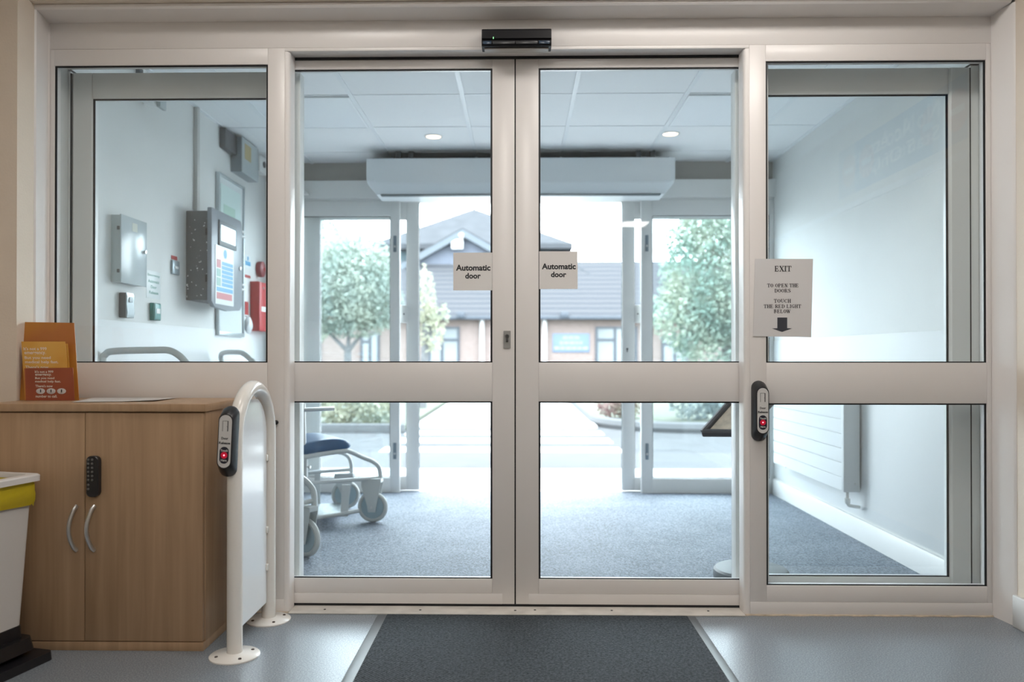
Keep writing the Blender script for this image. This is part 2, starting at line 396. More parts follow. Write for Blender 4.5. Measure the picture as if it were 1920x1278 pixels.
# inner pocket screens that shield the sliding leaves (lobby side)
def pocket(n, s):
    y0, y1 = 3.24, 3.285
    lab = 'inner glazed pocket screen behind the %s side screen' % ('left' if s < 0 else 'right')
    t = struct('window_%d' % n, loc=(s * 1.35, y0, 0), label=lab, cat='window')
    def X(px): return atY(px, 668, y0).x
    if s < 0: wa, wb, ga, ea, eb = -1.856, X(131), X(172), X(547), X(562)
    else: wa, wb, ga, ea, eb = 1.856, X(1821), X(1780), X(1392), X(1379)
    zt_, zg, zb, zgb = atY(300, 136, y0).z, atY(300, 184, y0).z, 0.02, atY(1600, 1081, y0).z
    obj('wall_post', bx(wa, wb + s * 0.002, y0 + 0.004, y1, 0, zt_ + 0.01, 0.002), FRAME2, t)
    sm = sorted((wb, ga)); bm = B()
    prism(bm, [(sm[0] + 0.001, y1), (sm[0] + 0.001, y0 + 0.01), (sm[0] + 0.012, y0), (sm[1] - 0.004, y0), (sm[1], y0 + 0.006), (sm[1], y1)], 'z', 0, zt_)
    obj('stile', bm, FRAME2, t)
    obj('seam_seal', bx(wb - 0.0025, wb + 0.0025, y0 + 0.002, y1, 0, zt_, 0), GASKET, t)
    sw = sorted((wa, wb)); obj('top_cap', bx(sw[0], sw[1] , y0 + 0.001, y1, zt_ + 0.0105, zt_ + 0.016, 0), GASKET, t)
    sm = sorted((ea, eb)); obj('stile', bx(sm[0], sm[1], y0, y1 + 0.02, 0, zt_, 0.002), FRAME2, t)
    a, b = sorted((ga, ea))
    obj('top_rail', bx(a, b, y0, y1, zg, zt_, 0.002), FRAME2, t)
    obj('bottom_rail', bx(a, b, y0, y1, zb, zgb, 0.002), FRAME2, t)
    obj('middle_rail', bx(a, b, y0, y1, 0.86, 0.94, 0.002), FRAME2, t)
    pane(t, a, b, 0.94, zg, y0 + 0.010, gk=0.008, yg=y0 + 0.002); pane(t, a, b, zgb, 0.86, y0 + 0.010, gk=0.008, yg=y0 + 0.002)
    return t
pocket(3, -1); pocket(4, 1)

# ================================================================== LOBBY SHELL
FY = 5.86
def carpet_mat():
    m = mat('blue_grey_carpet', (0.09, 0.10, 0.12), 0.66, spec=0.22, bump=0.4, bscale=420)
    n = m.node_tree; p = n.nodes['Principled BSDF']; tc = n.nodes['Texture Coordinate']
    no = n.nodes.new('ShaderNodeTexNoise'); no.inputs['Scale'].default_value = 130; no.inputs['Detail'].default_value = 4
    n2 = n.nodes.new('ShaderNodeTexNoise'); n2.inputs['Scale'].default_value = 3.0; n2.inputs['Detail'].default_value = 4
    ad = n.nodes.new('ShaderNodeMath'); ad.operation = 'MULTIPLY_ADD'; ad.inputs[1].default_value = 0.18
    cr = n.nodes.new('ShaderNodeValToRGB'); e = cr.color_ramp.elements
    e[0].position = 0.44; e[0].color = (0.085, 0.10, 0.122, 1); e[1].position = 0.76; e[1].color = (0.28, 0.32, 0.38, 1)
    n.links.new(tc.outputs['Object'], no.inputs['Vector']); n.links.new(tc.outputs['Object'], n2.inputs['Vector'])
    n.links.new(n2.outputs['Fac'], ad.inputs[0]); n.links.new(no.outputs['Fac'], ad.inputs[2])
    n.links.new(ad.outputs[0], cr.inputs[0]); n.links.new(cr.outputs[0], p.inputs['Base Color'])
    return m
struct('floor_lobby', bx(-1.87, 1.87, 3.30, 5.88, -0.10, 0.004, 0), carpet_mat())
struct('wall_lobby_left', bx(-1.957, -1.857, 2.99, 6.05, 0, 2.62, 0), WHITEWALL)
struct('wall_lobby_right', bx(1.857, 1.957, 2.99, 6.05, 0, 2.62, 0), WHITEWALL)
struct('trim_7', bx(-1.857, -1.853, 3.30, 5.86, 0.13, 1.165, 0.001), CLAD)
struct('trim_8', bx(1.853, 1.857, 3.30, 5.86, 0.13, 1.115, 0.001), CLAD)
for nm, s in (('baseboard_lobby_left', -1), ('baseboard_lobby_right', 1)):
    bm = B(); prism(bm, [(s * 1.857, 0.004), (s * 1.837, 0.004), (s * 1.837, 0.108), (s * 1.843, 0.118), (s * 1.857, 0.120)], 'y', 3.30, 5.80)
    struct(nm, bm, SKIRT)
TILE = mat('white_ceiling_tile', (0.86, 0.865, 0.865), 0.85, bump=0.25, bscale=220)
CZ = 2.43
struct('ceiling_lobby', bx(-1.857, 1.857, 3.265, 5.87, CZ, CZ + 0.06, 0), TILE)
tee = mat('white_tee_bar', (0.80, 0.82, 0.83), 0.4)
bm = B()
for k in range(-3, 4):
    x = -0.31 + k * 0.611 if k < 3 else 1.52
for x in (-1.53, -0.92, -0.31, 0.301, 0.912, 1.523): box(bm, x - 0.012, x + 0.012, 3.265, 5.86, CZ - 0.006, CZ + 0.001)
for k in range(-2, 2):
    y = 4.946 + 0.611 * k; box(bm, -1.857, 1.857, y - 0.006, y + 0.006, CZ - 0.003, CZ + 0.001)
box(bm, -1.857, -1.835, 3.265, 5.86, CZ - 0.006, CZ + 0.001); box(bm, 1.835, 1.857, 3.265, 5.86, CZ - 0.006, CZ + 0.001)
struct('trim_9', bm, tee)
for i, (x0, side) in enumerate(((-1.518, 'left'), (0.924, 'right'))):
    t = thing('ceiling_panel_light', 'square unlit ceiling light panel on the %s side of the lobby ceiling' % side, 'ceiling light', (x0 + 0.295, 4.64, CZ - 0.012))
    bm = B(); y0, y1, x1 = 4.347, 4.934, x0 + 0.587; c = 0.012
    box(bm, x0, x1, y0, y0 + c, CZ - 0.012, CZ); box(bm, x0, x1, y1 - c, y1, CZ - 0.012, CZ); box(bm, x0, x0 + c, y0 + c, y1 - c, CZ - 0.012, CZ); box(bm, x1 - c, x1, y0 + c, y1 - c, CZ - 0.012, CZ)
    obj('frame', bm, tee, t); obj('diffuser', bx(x0 + c, x1 - c, y0 + c, y1 - c, CZ - 0.010, CZ - 0.003, 0), mat('opal_acrylic', (0.92, 0.94, 0.96), 0.25), t)
for (px, py, lab) in ((813, 255.5, 'round warm recessed downlight above left end of the air curtain'), (1257, 250.5, 'round warm recessed downlight above right end of the air curtain')):
    p = atZ(px, py, CZ)
    t = thing('downlight', lab, 'downlight', (p.x, p.y, CZ - 0.008), group='downlights in the lobby ceiling')
    bm = B(); disc(bm, (p.x, p.y, CZ), (0, 0, -1), [(0.062, 0), (0.062, 0.003), (0.052, 0.006), (0.047, 0.003)], 32); obj('bezel', bm, WHITEPL, t)
    bm = B(); disc(bm, (p.x, p.y, CZ - 0.001), (0, 0, -1), [(0.047, 0), (0.047, 0.003), (0.02, 0.0045)], 32)
    obj('lamp', bm, mat('warm_lamp', (1, 0.9, 0.8), 0.4, emit=((1.0, 0.72, 0.45), DOWNLIGHT_E)), t)

# far wall band, header, fixed screens and parked leaves
BEIGE = mat('taupe_wall_band', (0.42, 0.40, 0.37), 0.7)
struct('wall_lobby_front', bx(-1.857, 1.857, FY, FY + 0.17, 2.285, 2.62, 0), BEIGE)
hz0 = 2.155
t = struct('trim_10', loc=(0, FY, hz0))
obj('header_cover', bx(-1.857, 1.857, FY - 0.07, FY + 0.08, hz0, 2.285, 0.003), FRAME2, t)
obj('header_base', bx(-1.857, 1.857, FY - 0.04, FY + 0.08, hz0 - 0.012, hz0 - 0.001, 0.001), FRAME2, t)
def X6(px, Y=FY): return atY(px, 668, Y).x
zft = hz0 - 0.013
def far_fixed(n, s):
    t = struct('window_%d' % n, loc=(s * 1.4, FY - 0.03, 0), label='fixed glazed screen %s of the outer doorway' % ('left' if s < 0 else 'right'), cat='window')
    y0, y1 = FY - 0.035, FY + 0.01
    if s < 0: w0, g0, g1, e1 = -1.857, X6(565), X6(733), X6(750.5)
    else: w0, g0, g1, e1 = 1.857, X6(1441), X6(1222), X6(1201)
    zg1, zg0 = atY(640, 405, FY - 0.03).z, atY(640, 895, FY - 0.03).z
    obj('stile', bx(*sorted((w0, g0)), y0, y1, 0.004, zft, 0.002), FRAME2, t); obj('stile', bx(*sorted((g1, e1)), y0, y1, 0.004, zft, 0.002), FRAME2, t)
    a, b = sorted((g0, g1))
    obj('top_rail', bx(a, b, y0, y1, zg1, zft, 0.002), FRAME2, t); obj('bottom_rail', bx(a, b, y0, y1, 0.004, zg0, 0.002), FRAME2, t)
    pane(t, a, b, zg0, zg1, y0 + 0.02, gk=0.006, yg=y0 + 0.01)
    cx = (g1 + e1) / 2 - s * 0.0
    for py in (457, 845):
        z = atY(741, py, y0).z; q = obj('lock_plate', bx(cx - 0.012, cx + 0.012, y0 - 0.004, y0, z - 0.06, z + 0.06, 0.003), mat('grey_lock_metal', (0.22, 0.27, 0.31), 0.35, metal=0.5), t)
        bm = B(); disc(bm, (cx, y0 - 0.004, z - 0.02), (0, -1, 0), [(0.008, 0), (0.008, 0.004), (0.004, 0.005)], 14); obj('lock_cylinder', bm, SATIN, q)
    return t
far_fixed(5, -1); far_fixed(6, 1)
def far_leaf(n, s):
    t = struct('door_%d' % n, loc=(s * 1.3, FY + 0.05, 0), label='outer sliding door leaf parked open on the %s' % ('left' if s < 0 else 'right'), cat='door')
    y0, y1 = FY + 0.03, FY + 0.07
    if s < 0: e0, g0, g1, w0 = X6(785, y0), X6(762, y0), X6(600, y0), X6(560, y0)
    else: e0, g0, g1, w0 = X6(1167, y0), X6(1190, y0), X6(1400, y0), X6(1440, y0)
    z1, z0 = atY(800, 376, y0).z + 0.02, 0.012
    zg1, zg0 = atY(756, 411, y0).z, atY(756, 893, y0).z
    obj('stile', bx(*sorted((e0, g0)), y0, y1, z0, z1, 0.002), FRAME2, t); obj('stile', bx(*sorted((g1, w0)), y0, y1, z0, z1, 0.002), FRAME2, t)
    a, b = sorted((g0, g1))
    obj('top_rail', bx(a, b, y0, y1, zg1, z1, 0.002), FRAME2, t); obj('bottom_rail', bx(a, b, y0, y1, z0, zg0, 0.002), FRAME2, t)
    pane(t, a, b, zg0, zg1, y0 + 0.015, gk=0.004, yg=y0 + 0.008)
    x = e0; obj('edge_seal', bx(x - 0.004, x + 0.004, y0 + 0.01, y1 - 0.01, z0, z1, 0), mat('dark_teal_seal', (0.03, 0.06, 0.075), 0.5), t)
    bxa, bxb = sorted((X6(751 if s < 0 else 1190, y0), X6(764 if s < 0 else 1201.5, y0)))
    za, zb = atY(756, 605, y0).z, atY(756, 572, y0).z
    q = obj('guide_bracket', bx(bxa, bxb, y0 - 0.006, y0 + 0.02, za, zb, 0.002), FRAME2, t)
    bm = B(); disc(bm, ((bxa + bxb) / 2, y0 - 0.006, (za + zb) / 2), (0, -1, 0), [(0.006, 0), (0.005, 0.004)], 12); obj('screw', bm, GASKET, q)
    return t
far_leaf(3, -1); fl4 = far_leaf(4, 1)
p = atY(1176, 654, FY + 0.03); bm = B(); disc(bm, p, (0, -1, 0), [(0.008, 0), (0.008, 0.004)], 14); box(bm, p.x - 0.004, p.x + 0.004, p.y - 0.004, p.y, p.z - 0.022, p.z); obj('lock_cylinder', bm, DARKBOX, fl4)
struct('trim_11', bx(-1.857, 1.857, FY + 0.02, FY + 0.12, -0.02, 0.006, 0.002), mat('threshold_strip', (0.6, 0.6, 0.6), 0.35, metal=0.5))

# ================================================================== AIR CURTAIN
yA = 5.47
a0, a1 = atY(687, 297, yA), atY(1266, 297, yA); zA1 = atY(970, 296, yA).z; zA0 = atY(970, 361, yA).z
t = thing('air_curtain', 'long white air curtain heater hung under the ceiling above outer doorway', 'air curtain', ((a0.x + a1.x) / 2, yA, zA0))
bm = B(); h = zA1 - zA0; c = 0.055
# section in y,z lofted along x with chamfered lower ends
def sec(x, dz):
    return [(x, yA, zA1), (x, yA, zA0 + 0.085), (x, yA + 0.012, zA0 + 0.06 + dz * .6), (x, yA + 0.05, zA0 + dz), (x, yA + 0.29, zA0 + dz), (x, yA + 0.29, zA1)]
xs = [(a0.x, 0.075), (a0.x + 0.01, 0.06), (a0.x + 0.06, 0.0), (a1.x - 0.06, 0.0), (a1.x - 0.01, 0.06), (a1.x, 0.075)]
ring_loft(bm, [sec(x, dz) for x, dz in xs])
obj('casing', bm, mat('white_casing_enamel', (0.72, 0.76, 0.78), 0.28), t)
obj('outlet_slot', bx(a0.x + 0.09, a1.x - 0.09, yA + 0.045, yA + 0.10, zA0 - 0.006, zA0 - 0.0005, 0.001), mat('dark_slot', (0.08, 0.10, 0.11), 0.5), t)
obj('intake_grille', bx(a0.x + 0.04, a1.x - 0.04, yA + 0.01, yA + 0.25, zA1 + 0.0005, zA1 + 0.006, 0), mat('dark_slot', (0, 0, 0)), t)
for px in (772, 748, 1196, 1222):
    x = atY(px, 290, yA + 0.1).x; bm = B()
    box(bm, x - 0.018, x + 0.018, yA + 0.06, yA + 0.10, zA1, CZ, 0.002); obj('hanging_bracket', bm, DARKBOX, t)
for px in (893, 1052):
    x = atY(px, 294, yA + 0.02).x; bm = B(); disc(bm, (x, yA + 0.02, zA1), (0, 0, 1), [(0.010, 0), (0.010, 0.008), (0.005, 0.012)], 14); obj('cable_cap', bm, WHITEPL, t)
# white wedge standing in for a ceiling light's reflection, over the outer doors
p = atY(572, 358, FY - 0.08); bm = B(); prism(bm, [(p.x - 0.04, p.z - 0.03), (p.x + 0.035, p.z - 0.03), (p.x - 0.04, p.z + 0.035)], 'y', FY - 0.13, FY - 0.071, 0.002)
obj('door_sensor', bm, WHITEPL, label='small white wedge imitating a ceiling light reflection, left of air curtain', cat='sensor')
# entry switch beside the right corner, and box above it
p = atX(1447, 654, 1.853); bm = box(B(), 1.853 - 0.03, 1.853, p.y - 0.03, p.y + 0.03, p.z - 0.045, p.z + 0.045, 0.004)
obj('entry_switch', bm, DARKBOX, label='small dark grey switch box on right lobby wall near the far corner', cat='switch')

# ================================================================== THINGS ON THE LOBBY'S LEFT WALL
LX = -1.857
UY = Vector((0, 1, 0))
def wall_box(pa, pb, pc, yt, yb, X=LX):
    """side face pa..pb, front face pb..pc (pixels) -> y0, y1, depth, z0, z1"""
    A = atX(pa, yt, X); zb = atX(pa, yb, X).z; d = max(0.01, atY(pb, yt, A.y).x - X)
    return A.y, atX(pc, yt, X + d).y, d, zb, A.z
# grey key cabinet
y0, y1, d, z0, z1 = wall_box(208, 228, 275, 402, 528)
t = thing('key_cabinet', 'pale grey metal wall cabinet with a hinged door left of the lobby terminal', 'cabinet', (LX, (y0 + y1) / 2, z0))
obj('body', bx(LX, LX + d - 0.008, y0, y1, z0, z1, 0.002), GREYMETAL, t)
dr = obj('door', bx(LX + d - 0.007, LX + d, y0 - 0.003, y1 + 0.003, z0 - 0.003, z1 + 0.003, 0.002), mat('pale_grey_door', (0.50, 0.56, 0.58), 0.22), t)
bm = B(); disc(bm, (LX + d, y1 - 0.02, (z0 + z1) / 2 + 0.01), (1, 0, 0), [(0.009, 0), (0.009, 0.008), (0.003, 0.009)], 16); obj('lock', bm, SATIN, dr)
obj('sticker', bx(LX + d, LX + d + 0.0006, y0 + 0.10, y0 + 0.15, z1 - 0.06, z1 - 0.02, 0), mat('cream_sticker', (0.62, 0.63, 0.55), 0.6), dr)
for z in (z0 + 0.05, z1 - 0.06): obj('hinge', bx(LX + d - 0.02, LX + d - 0.008, y0 - 0.004, y0, z - 0.008, z + 0.008, 0.001), DARKBOX, t)
# key safe
y0, y1, d, z0, z1 = wall_box(222.5, 236, 250, 548, 595)
t = thing('key_safe', 'small dark key safe with silver cover below the pale wall cabinet', 'key safe', (LX, (y0 + y1) / 2, z0))
obj('body', bx(LX, LX + d, y0, y1, z0, z1, 0.004), mat('charcoal_plastic', (0.07, 0.075, 0.08), 0.5), t)
bm = B(); yc = (y0 + y1) / 2; hh = (z1 - z0)
prism(bm, [(LX + d, z0), (LX + d + 0.004, z0), (LX + d + 0.008, z0 + hh * .2), (LX + d + 0.003, z0 + hh * .55), (LX + d + 0.006, z0 + hh * .85), (LX + d + 0.002, z1), (LX + d, z1)], 'y', y0 + 0.002, y1 - 0.002)
cv = obj('cover', bm, mat('silver_plastic', (0.42, 0.47, 0.50), 0.25, metal=0.5), t)
obj('code_window', bx(LX + d + 0.004, LX + d + 0.009, yc - 0.016, yc + 0.016, z0 + hh * .62, z0 + hh * .82, 0.002), mat('pale_plastic', (0.5, 0.56, 0.6), 0.4), cv)
# emergency release sign
A = atX(275, 505, LX + 0.002); C = atX(301, 562, LX + 0.002)
t = thing('release_sign', 'white wall sign in green letters above the green call point', 'sign', (LX, A.y, C.z))
obj('plate', bx(LX, LX + 0.002, A.y, C.y, C.z - 0.0, A.z, 0.0005), mat('white_sign', (0.72, 0.76, 0.76), 0.4), t)
W_, H_ = C.y - A.y, A.z - C.z
lettering([(s, W_ * k, H_ * 0.11, W_ / 2, H_ * f) for s, k, f in (('Emergency', .86, .83), ('Automatic', .80, .62), ('Door', .42, .42), ('Release', .66, .22))], (LX + 0.002, A.y, C.z), UY, UZ, mat('green_ink', (0.10, 0.32, 0.27), 0.6), t, bold=0.02)
# green break-glass
y0, y1, d, z0, z1 = wall_box(280, 289, 302, 567, 600)
t = thing('release_call_point', 'green emergency door release box under the white sign', 'call point', (LX, (y0 + y1) / 2, z0))
obj('body', bx(LX, LX + d, y0, y1, z0, z1, 0.004), mat('green_plastic', (0.02, 0.17, 0.15), 0.35), t)
obj('face', bx(LX + d, LX + d + 0.003, y0 + 0.006, y1 - 0.006, z0 + 0.006, z1 - 0.006, 0.002), mat('teal_green_plastic', (0.06, 0.27, 0.26), 0.35), t)
obj('glass_window', bx(LX + d + 0.003, LX + d + 0.005, y0 + 0.02, y1 - 0.018, z0 + 0.035, z1 - 0.028, 0.001), WHITEPL, t)
# key switch with red label
A = atX(320, 487, LX); C = atX(333, 516, LX)
t = thing('key_switch', 'grey key switch plate with red label left of the terminal', 'switch', (LX, A.y, C.z))
bm = B(); box(bm, LX, LX + 0.012, A.y, C.y, C.z, A.z, 0.002); obj('plate', bm, mat('steel_plate', (0.28, 0.34, 0.37), 0.35, metal=0.4), t)
yc = (A.y + C.y) / 2; obj('rocker', bx(LX + 0.012, LX + 0.017, yc - 0.02, yc + 0.02, C.z + 0.03, A.z - 0.03, 0.002), WHITEPL, t)
obj('red_label', bx(LX, LX + 0.002, A.y + 0.005, C.y - 0.01, A.z + 0.006, A.z + 0.026, 0), RED, t)
# conduit
A = atX(363, 200, LX); C = atX(368, 200, LX)
bm = box(B(), LX, LX + 0.022, A.y, C.y, 1.6, CZ, 0.002); obj('cable_trunking', bm, mat('grey_trunking', (0.55, 0.55, 0.53), 0.5), label='thin vertical cable trunking from ceiling down to the terminal', cat='trunking')
# wall terminal
y0, y1, d, z0, z1 = wall_box(347, 388, 443, 394, 562)
t = thing('wall_terminal', 'big dark grey wall mounted terminal with small screen and taped poster', 'terminal', (LX, (y0 + y1) / 2, z0))
SPK = mat('dark_grey_metal_with_specks', (0.10, 0.105, 0.115), 0.4)
_n = SPK.node_tree; _v = _n.nodes.new('ShaderNodeTexNoise'); _v.inputs['Scale'].default_value = 55; _v.inputs['Detail'].default_value = 1
_c = _n.nodes.new('ShaderNodeValToRGB'); _c.color_ramp.elements[0].position = .68; _c.color_ramp.elements[0].color = (0.10, 0.105, 0.115, 1); _c.color_ramp.elements[1].position = .70; _c.color_ramp.elements[1].color = (0.8, 0.8, 0.8, 1)
_n.links.new(_n.nodes['Texture Coordinate'].outputs['Object'], _v.inputs['Vector']); _n.links.new(_v.outputs['Fac'], _c.inputs[0]); _n.links.new(_c.outputs[0], _n.nodes['Principled BSDF'].inputs['Base Color'])
obj('body', bx(LX, LX + d, y0 + 0.012, y1, z0, z1, 0.003), SPK, t)
TG = mat('grey_terminal_door', (0.27, 0.30, 0.335), 0.35, metal=0.1)
A = atY(388, 388, y0); zt2 = A.z; zb2 = atY(388, 570, y0).z; fx = LX + d; dep = atY(397, 400, y0).x - fx
bm = B(); yy1 = y1 + 0.03
prism(bm, [(y0, zb2 + 0.02), (y0, zt2), (y0 + 0.02, zt2 + 0.002), (yy1 - 0.03, zt2 - 0.0), (yy1, zt2 - 0.03), (yy1, zb2 + 0.02), (yy1 - 0.04, zb2 - 0.01), ((y0 + yy1) / 2, zb2 - 0.025), (y0 + 0.05, zb2 - 0.012)], 'x', fx + 0.001, fx + dep, 0.004)
dr = obj('door', bm, TG, t); fx2 = fx + dep
A = atX(409, 411, fx2); C = atX(441, 459, fx2)
fr_ = obj('screen_bezel', bx(fx2, fx2 + 0.010, A.y, C.y, A.z - 0.145, A.z + 0.0, 0.004), mat('grey_bezel', (0.20, 0.23, 0.25), 0.4), dr)
zc_ = A.z - 0.0725
obj('screen', bx(fx2 + 0.008, fx2 + 0.0115, A.y + 0.02, C.y - 0.025, zc_ - 0.045, zc_ + 0.045, 0), mat('lit_white_screen', (0.9, 0.95, 1), 0.3, emit=((0.85, 0.95, 1), 1.1)), fr_)
bm = B(); disc(bm, (fx2, y1 - 0.01, zc_ - 0.17), (1, 0, 0), [(0.012, 0), (0.012, 0.006), (0.004, 0.008)], 16); obj('lock', bm, SATIN, dr)
for z in (z0 + 0.12, z1 - 0.12): obj('hinge', bx(fx - 0.008, fx + 0.002, y0 - 0.004, y0 + 0.012, z - 0.02, z + 0.02, 0.001), BLACK, t)
# poster taped on the terminal door
A = atX(404, 457, fx2 + 0.002); C = atX(438, 563, fx2 + 0.002); W_ = C.y - A.y; H_ = 0.335
px_ = fx2 + 0.0015; zb_ = A.z - H_
t2 = thing('taped_poster', 'white and blue information poster taped on the grey terminal door', 'poster', (px_, A.y, zb_))
obj('sheet', bx(px_, px_ + 0.001, A.y, A.y + W_, zb_, zb_ + H_, 0), mat('poster_white', (0.80, 0.82, 0.83), 0.3), t2)
def lay(nm, y0, y1, z0, z1, m): obj(nm, bx(px_ + 0.001, px_ + 0.0016, A.y + W_ * y0, A.y + W_ * y1, zb_ + H_ * z0, zb_ + H_ * z1, 0), m, t2)
PB = mat('poster_blue', (0.08, 0.36, 0.62), 0.4); PR = mat('poster_red', (0.55, 0.13, 0.15), 0.4); PG = mat('poster_green', (0.25, 0.45, 0.40), 0.4)
lay('red_picture', .06, .28, .62, .76, PR); lay('green_picture', .06, .28, .47, .60, PG); lay('green_picture', .06, .28, .31, .45, PG)
for k in range(6): lay('blue_text_block', .34, .95, .315 + k * .073, .375 + k * .073, PB)
lay('blue_text_block', .06, .95, .22, .29, PB); lay('red_text_block', .06, .9, .09, .2, PR)
bm = B(); disc(bm, (px_ + 0.001, A.y + W_ * .52, zb_ + H_ * .88), (1, 0, 0), [(0.026, 0), (0.026, 0.0006)], 24); obj('blue_disc', bm, PB, t2)
# notice board
A = atX(410, 321, LX + 0.02); C = atX(458, 632, LX + 0.02); zt3, zb3 = A.z, atX(408, 628, LX + 0.02).z
t = thing('notice_board', 'tall white notice board in silver frame on wall behind the terminal', 'notice board', (LX, A.y, zb3))
obj('panel', bx(LX, LX + 0.012, A.y + 0.01, C.y - 0.01, zb3 + 0.01, zt3 - 0.01, 0), mat('whiteboard', (0.74, 0.79, 0.80), 0.2), t)
for nm, a in (('side_rail', (A.y, A.y + 0.018, zb3, zt3)), ('side_rail', (C.y - 0.018, C.y, zb3, zt3)), ('end_rail', (A.y + 0.018, C.y - 0.018, zt3 - 0.018, zt3)), ('end_rail', (A.y + 0.018, C.y - 0.018, zb3, zb3 + 0.025))):
    obj(nm, bx(LX, LX + 0.024, *a, 0.003), mat('silver_rail', (0.55, 0.60, 0.62), 0.3, metal=0.6), t)
for z in (zb3 + 0.16, zb3 + 0.20, zt3 - 0.33, zt3 - 0.29): pass
for py in (433, 442, 533, 542):
    q = atX(452, py, LX + 0.03); bm = B(); tube(bm, [(LX + 0.03, q.y - 0.05, q.z), (LX + 0.03, q.y + 0.06, q.z)], 0.008, 10); obj('poster_clamp', bm, WHITEPL, t)
obj('poster', bx(LX + 0.012, LX + 0.014, A.y + 0.05, C.y - 0.06, zt3 - 0.48, zt3 - 0.06, 0), mat('pale_poster', (0.55, 0.68, 0.66), 0.4), t)
obj('poster_block', bx(LX + 0.014, LX + 0.015, A.y + 0.10, C.y - 0.16, zt3 - 0.34, zt3 - 0.18, 0), mat('pale_green_print', (0.38, 0.56, 0.48), 0.4), t)
# dark junction box at ceiling, grey fuse box, white sensor
y0, y1, d, z0, z1 = wall_box(411.5, 423, 446, 235, 276)
obj('junction_box', box(B(), LX, LX + d, y0, y1, z0, CZ - 0.01, 0.003), DARKBOX, label='dark grey junction box tucked under ceiling above the notice board', cat='junction box')
y0, y1, d, z0, z1 = wall_box(431.5, 453, 485, 255, 321)
y0 = y0 + 0.01
t = thing('fuse_box', 'grey metal fuse box with yellow label right of the dark junction box', 'fuse box', (LX, (y0 + y1) / 2, z0))
obj('body', bx(LX, LX + d - 0.006, y0, y1, z0, z1, 0.003), mat('mid_grey_enamel', (0.25, 0.29, 0.31), 0.35), t)
obj('cover', bx(LX + d - 0.005, LX + d, y0, y1, z0, z1, 0.003), GREYMETAL, t)
obj('yellow_label', bx(LX + d, LX + d + 0.001, y0 + 0.05, y0 + 0.17, z1 - 0.13, z1 - 0.03, 0), mat('ochre_label', (0.42, 0.34, 0.18), 0.5), t)
A = atX(485, 290, LX + 0.05); C = atX(499, 330, LX + 0.05)
t = thing('wall_speaker', 'small white wall unit right of the grey fuse box near the ceiling', 'wall unit', (LX, A.y, C.z))
obj('body', bx(LX, LX + 0.06, A.y, C.y, C.z, A.z, 0.006), WHITEPL, t)
yc = (A.y + C.y) / 2; bm = B(); disc(bm, (LX + 0.06, yc, A.z - 0.05), (1, 0, 0), [(0.022, 0), (0.022, 0.008), (0.008, 0.004)], 20); obj('lens', bm, DARKBOX, t)
# security camera under the ceiling, seen above and below the pocket screen's rail
y0, y1, d, z0, z1 = wall_box(254, 262, 288, 127, 197)
t = thing('security_camera', 'small white motion sensor on bracket high on the left lobby wall', 'sensor', (LX, y0, z0))
obj('bracket', bx(LX, LX + 0.02, y0, y0 + 0.04, z0 + 0.03, CZ - 0.03, 0.002), DARKBOX, t)
obj('body', bx(LX + 0.02, LX + 0.075, y0 + 0.01, y0 + 0.11, z0 + 0.02, CZ - 0.07, 0.006), WHITEPL, t)
obj('lens_hood', bx(LX + 0.075, LX + 0.095, y0 + 0.06, y0 + 0.13, z0 + 0.01, z0 + 0.12, 0.004), GREYMETAL, t)
# blue notice, bell, label, red alarm box, red notice
def flat_sign(name, label, px0, px1, py0, py1, m, cat='sign', th=0.003):
    A = atX(px0, py0, LX); C = atX(px1, py1, LX)
    return obj(name, box(B(), LX, LX + th, A.y, C.y, C.z, A.z, 0), m, label=label, cat=cat), A, C
t = thing('mandatory_sign', 'small blue and white notice on wall left of the red bell', 'sign', tuple(atX(458, 505, LX)))
A = atX(458.5, 477, LX); C = atX(470, 505, LX)
obj('plate', bx(LX, LX + 0.002, A.y, C.y, C.z, A.z, 0), mat('white_sign', (0, 0, 0)), t)
H_ = A.z - C.z
obj('blue_field', bx(LX + 0.002, LX + 0.003, A.y + 0.01, C.y - 0.01, C.z + 0.02, A.z - H_ * .45, 0), PB, t)
bm = B(); disc(bm, (LX + 0.002, (A.y + C.y) / 2, A.z - H_ * .22), (1, 0, 0), [(H_ * .17, 0), (H_ * .17, 0.001)], 20); obj('blue_disc', bm, PB, t)
flat_sign('fire_label', 'narrow red strip label under the small blue notice', 458.5, 469, 514, 522, RED)
yb_ = atX(484, 502, LX).y; zb_ = atX(484, 502, LX + 0.03).z
t = thing('fire_bell', 'round red fire bell on the left lobby wall above the alarm box', 'fire bell', (LX, yb_, zb_))
bm = B(); disc(bm, (LX, yb_, zb_), (1, 0, 0), [(0.052, 0), (0.056, 0.008), (0.056, 0.035), (0.045, 0.042), (0.015, 0.044)], 30); obj('body', bm, mat('dark_red_enamel', (0.24, 0.03, 0.04), 0.4), t)
bm = B(); disc(bm, (LX + 0.044, yb_, zb_), (1, 0, 0), [(0.014, 0), (0.012, 0.006)], 16); obj('boss', bm, RED, t)
y0, y1, d, z0, z1 = wall_box(469, 485, 506, 527, 620)
t = thing('fire_alarm_box', 'tall red fire alarm box on the left lobby wall by the screen mullion', 'alarm box', (LX, y0, z0))
obj('body', bx(LX, LX + d, y0, y1, z0, z1, 0.003), RED, t)
obj('cover', bx(LX + d, LX + d + 0.006, y0 + 0.003, y1 - 0.003, z0 + 0.003, z1 - 0.003, 0.002), mat('bright_red_enamel', (0.50, 0.04, 0.05), 0.35), t)
hh = z1 - z0
obj('white_label', bx(LX + d + 0.006, LX + d + 0.007, y0 + 0.04, y1 - 0.03, z0 + hh * .40, z0 + hh * .50, 0), WHITEPL, t)
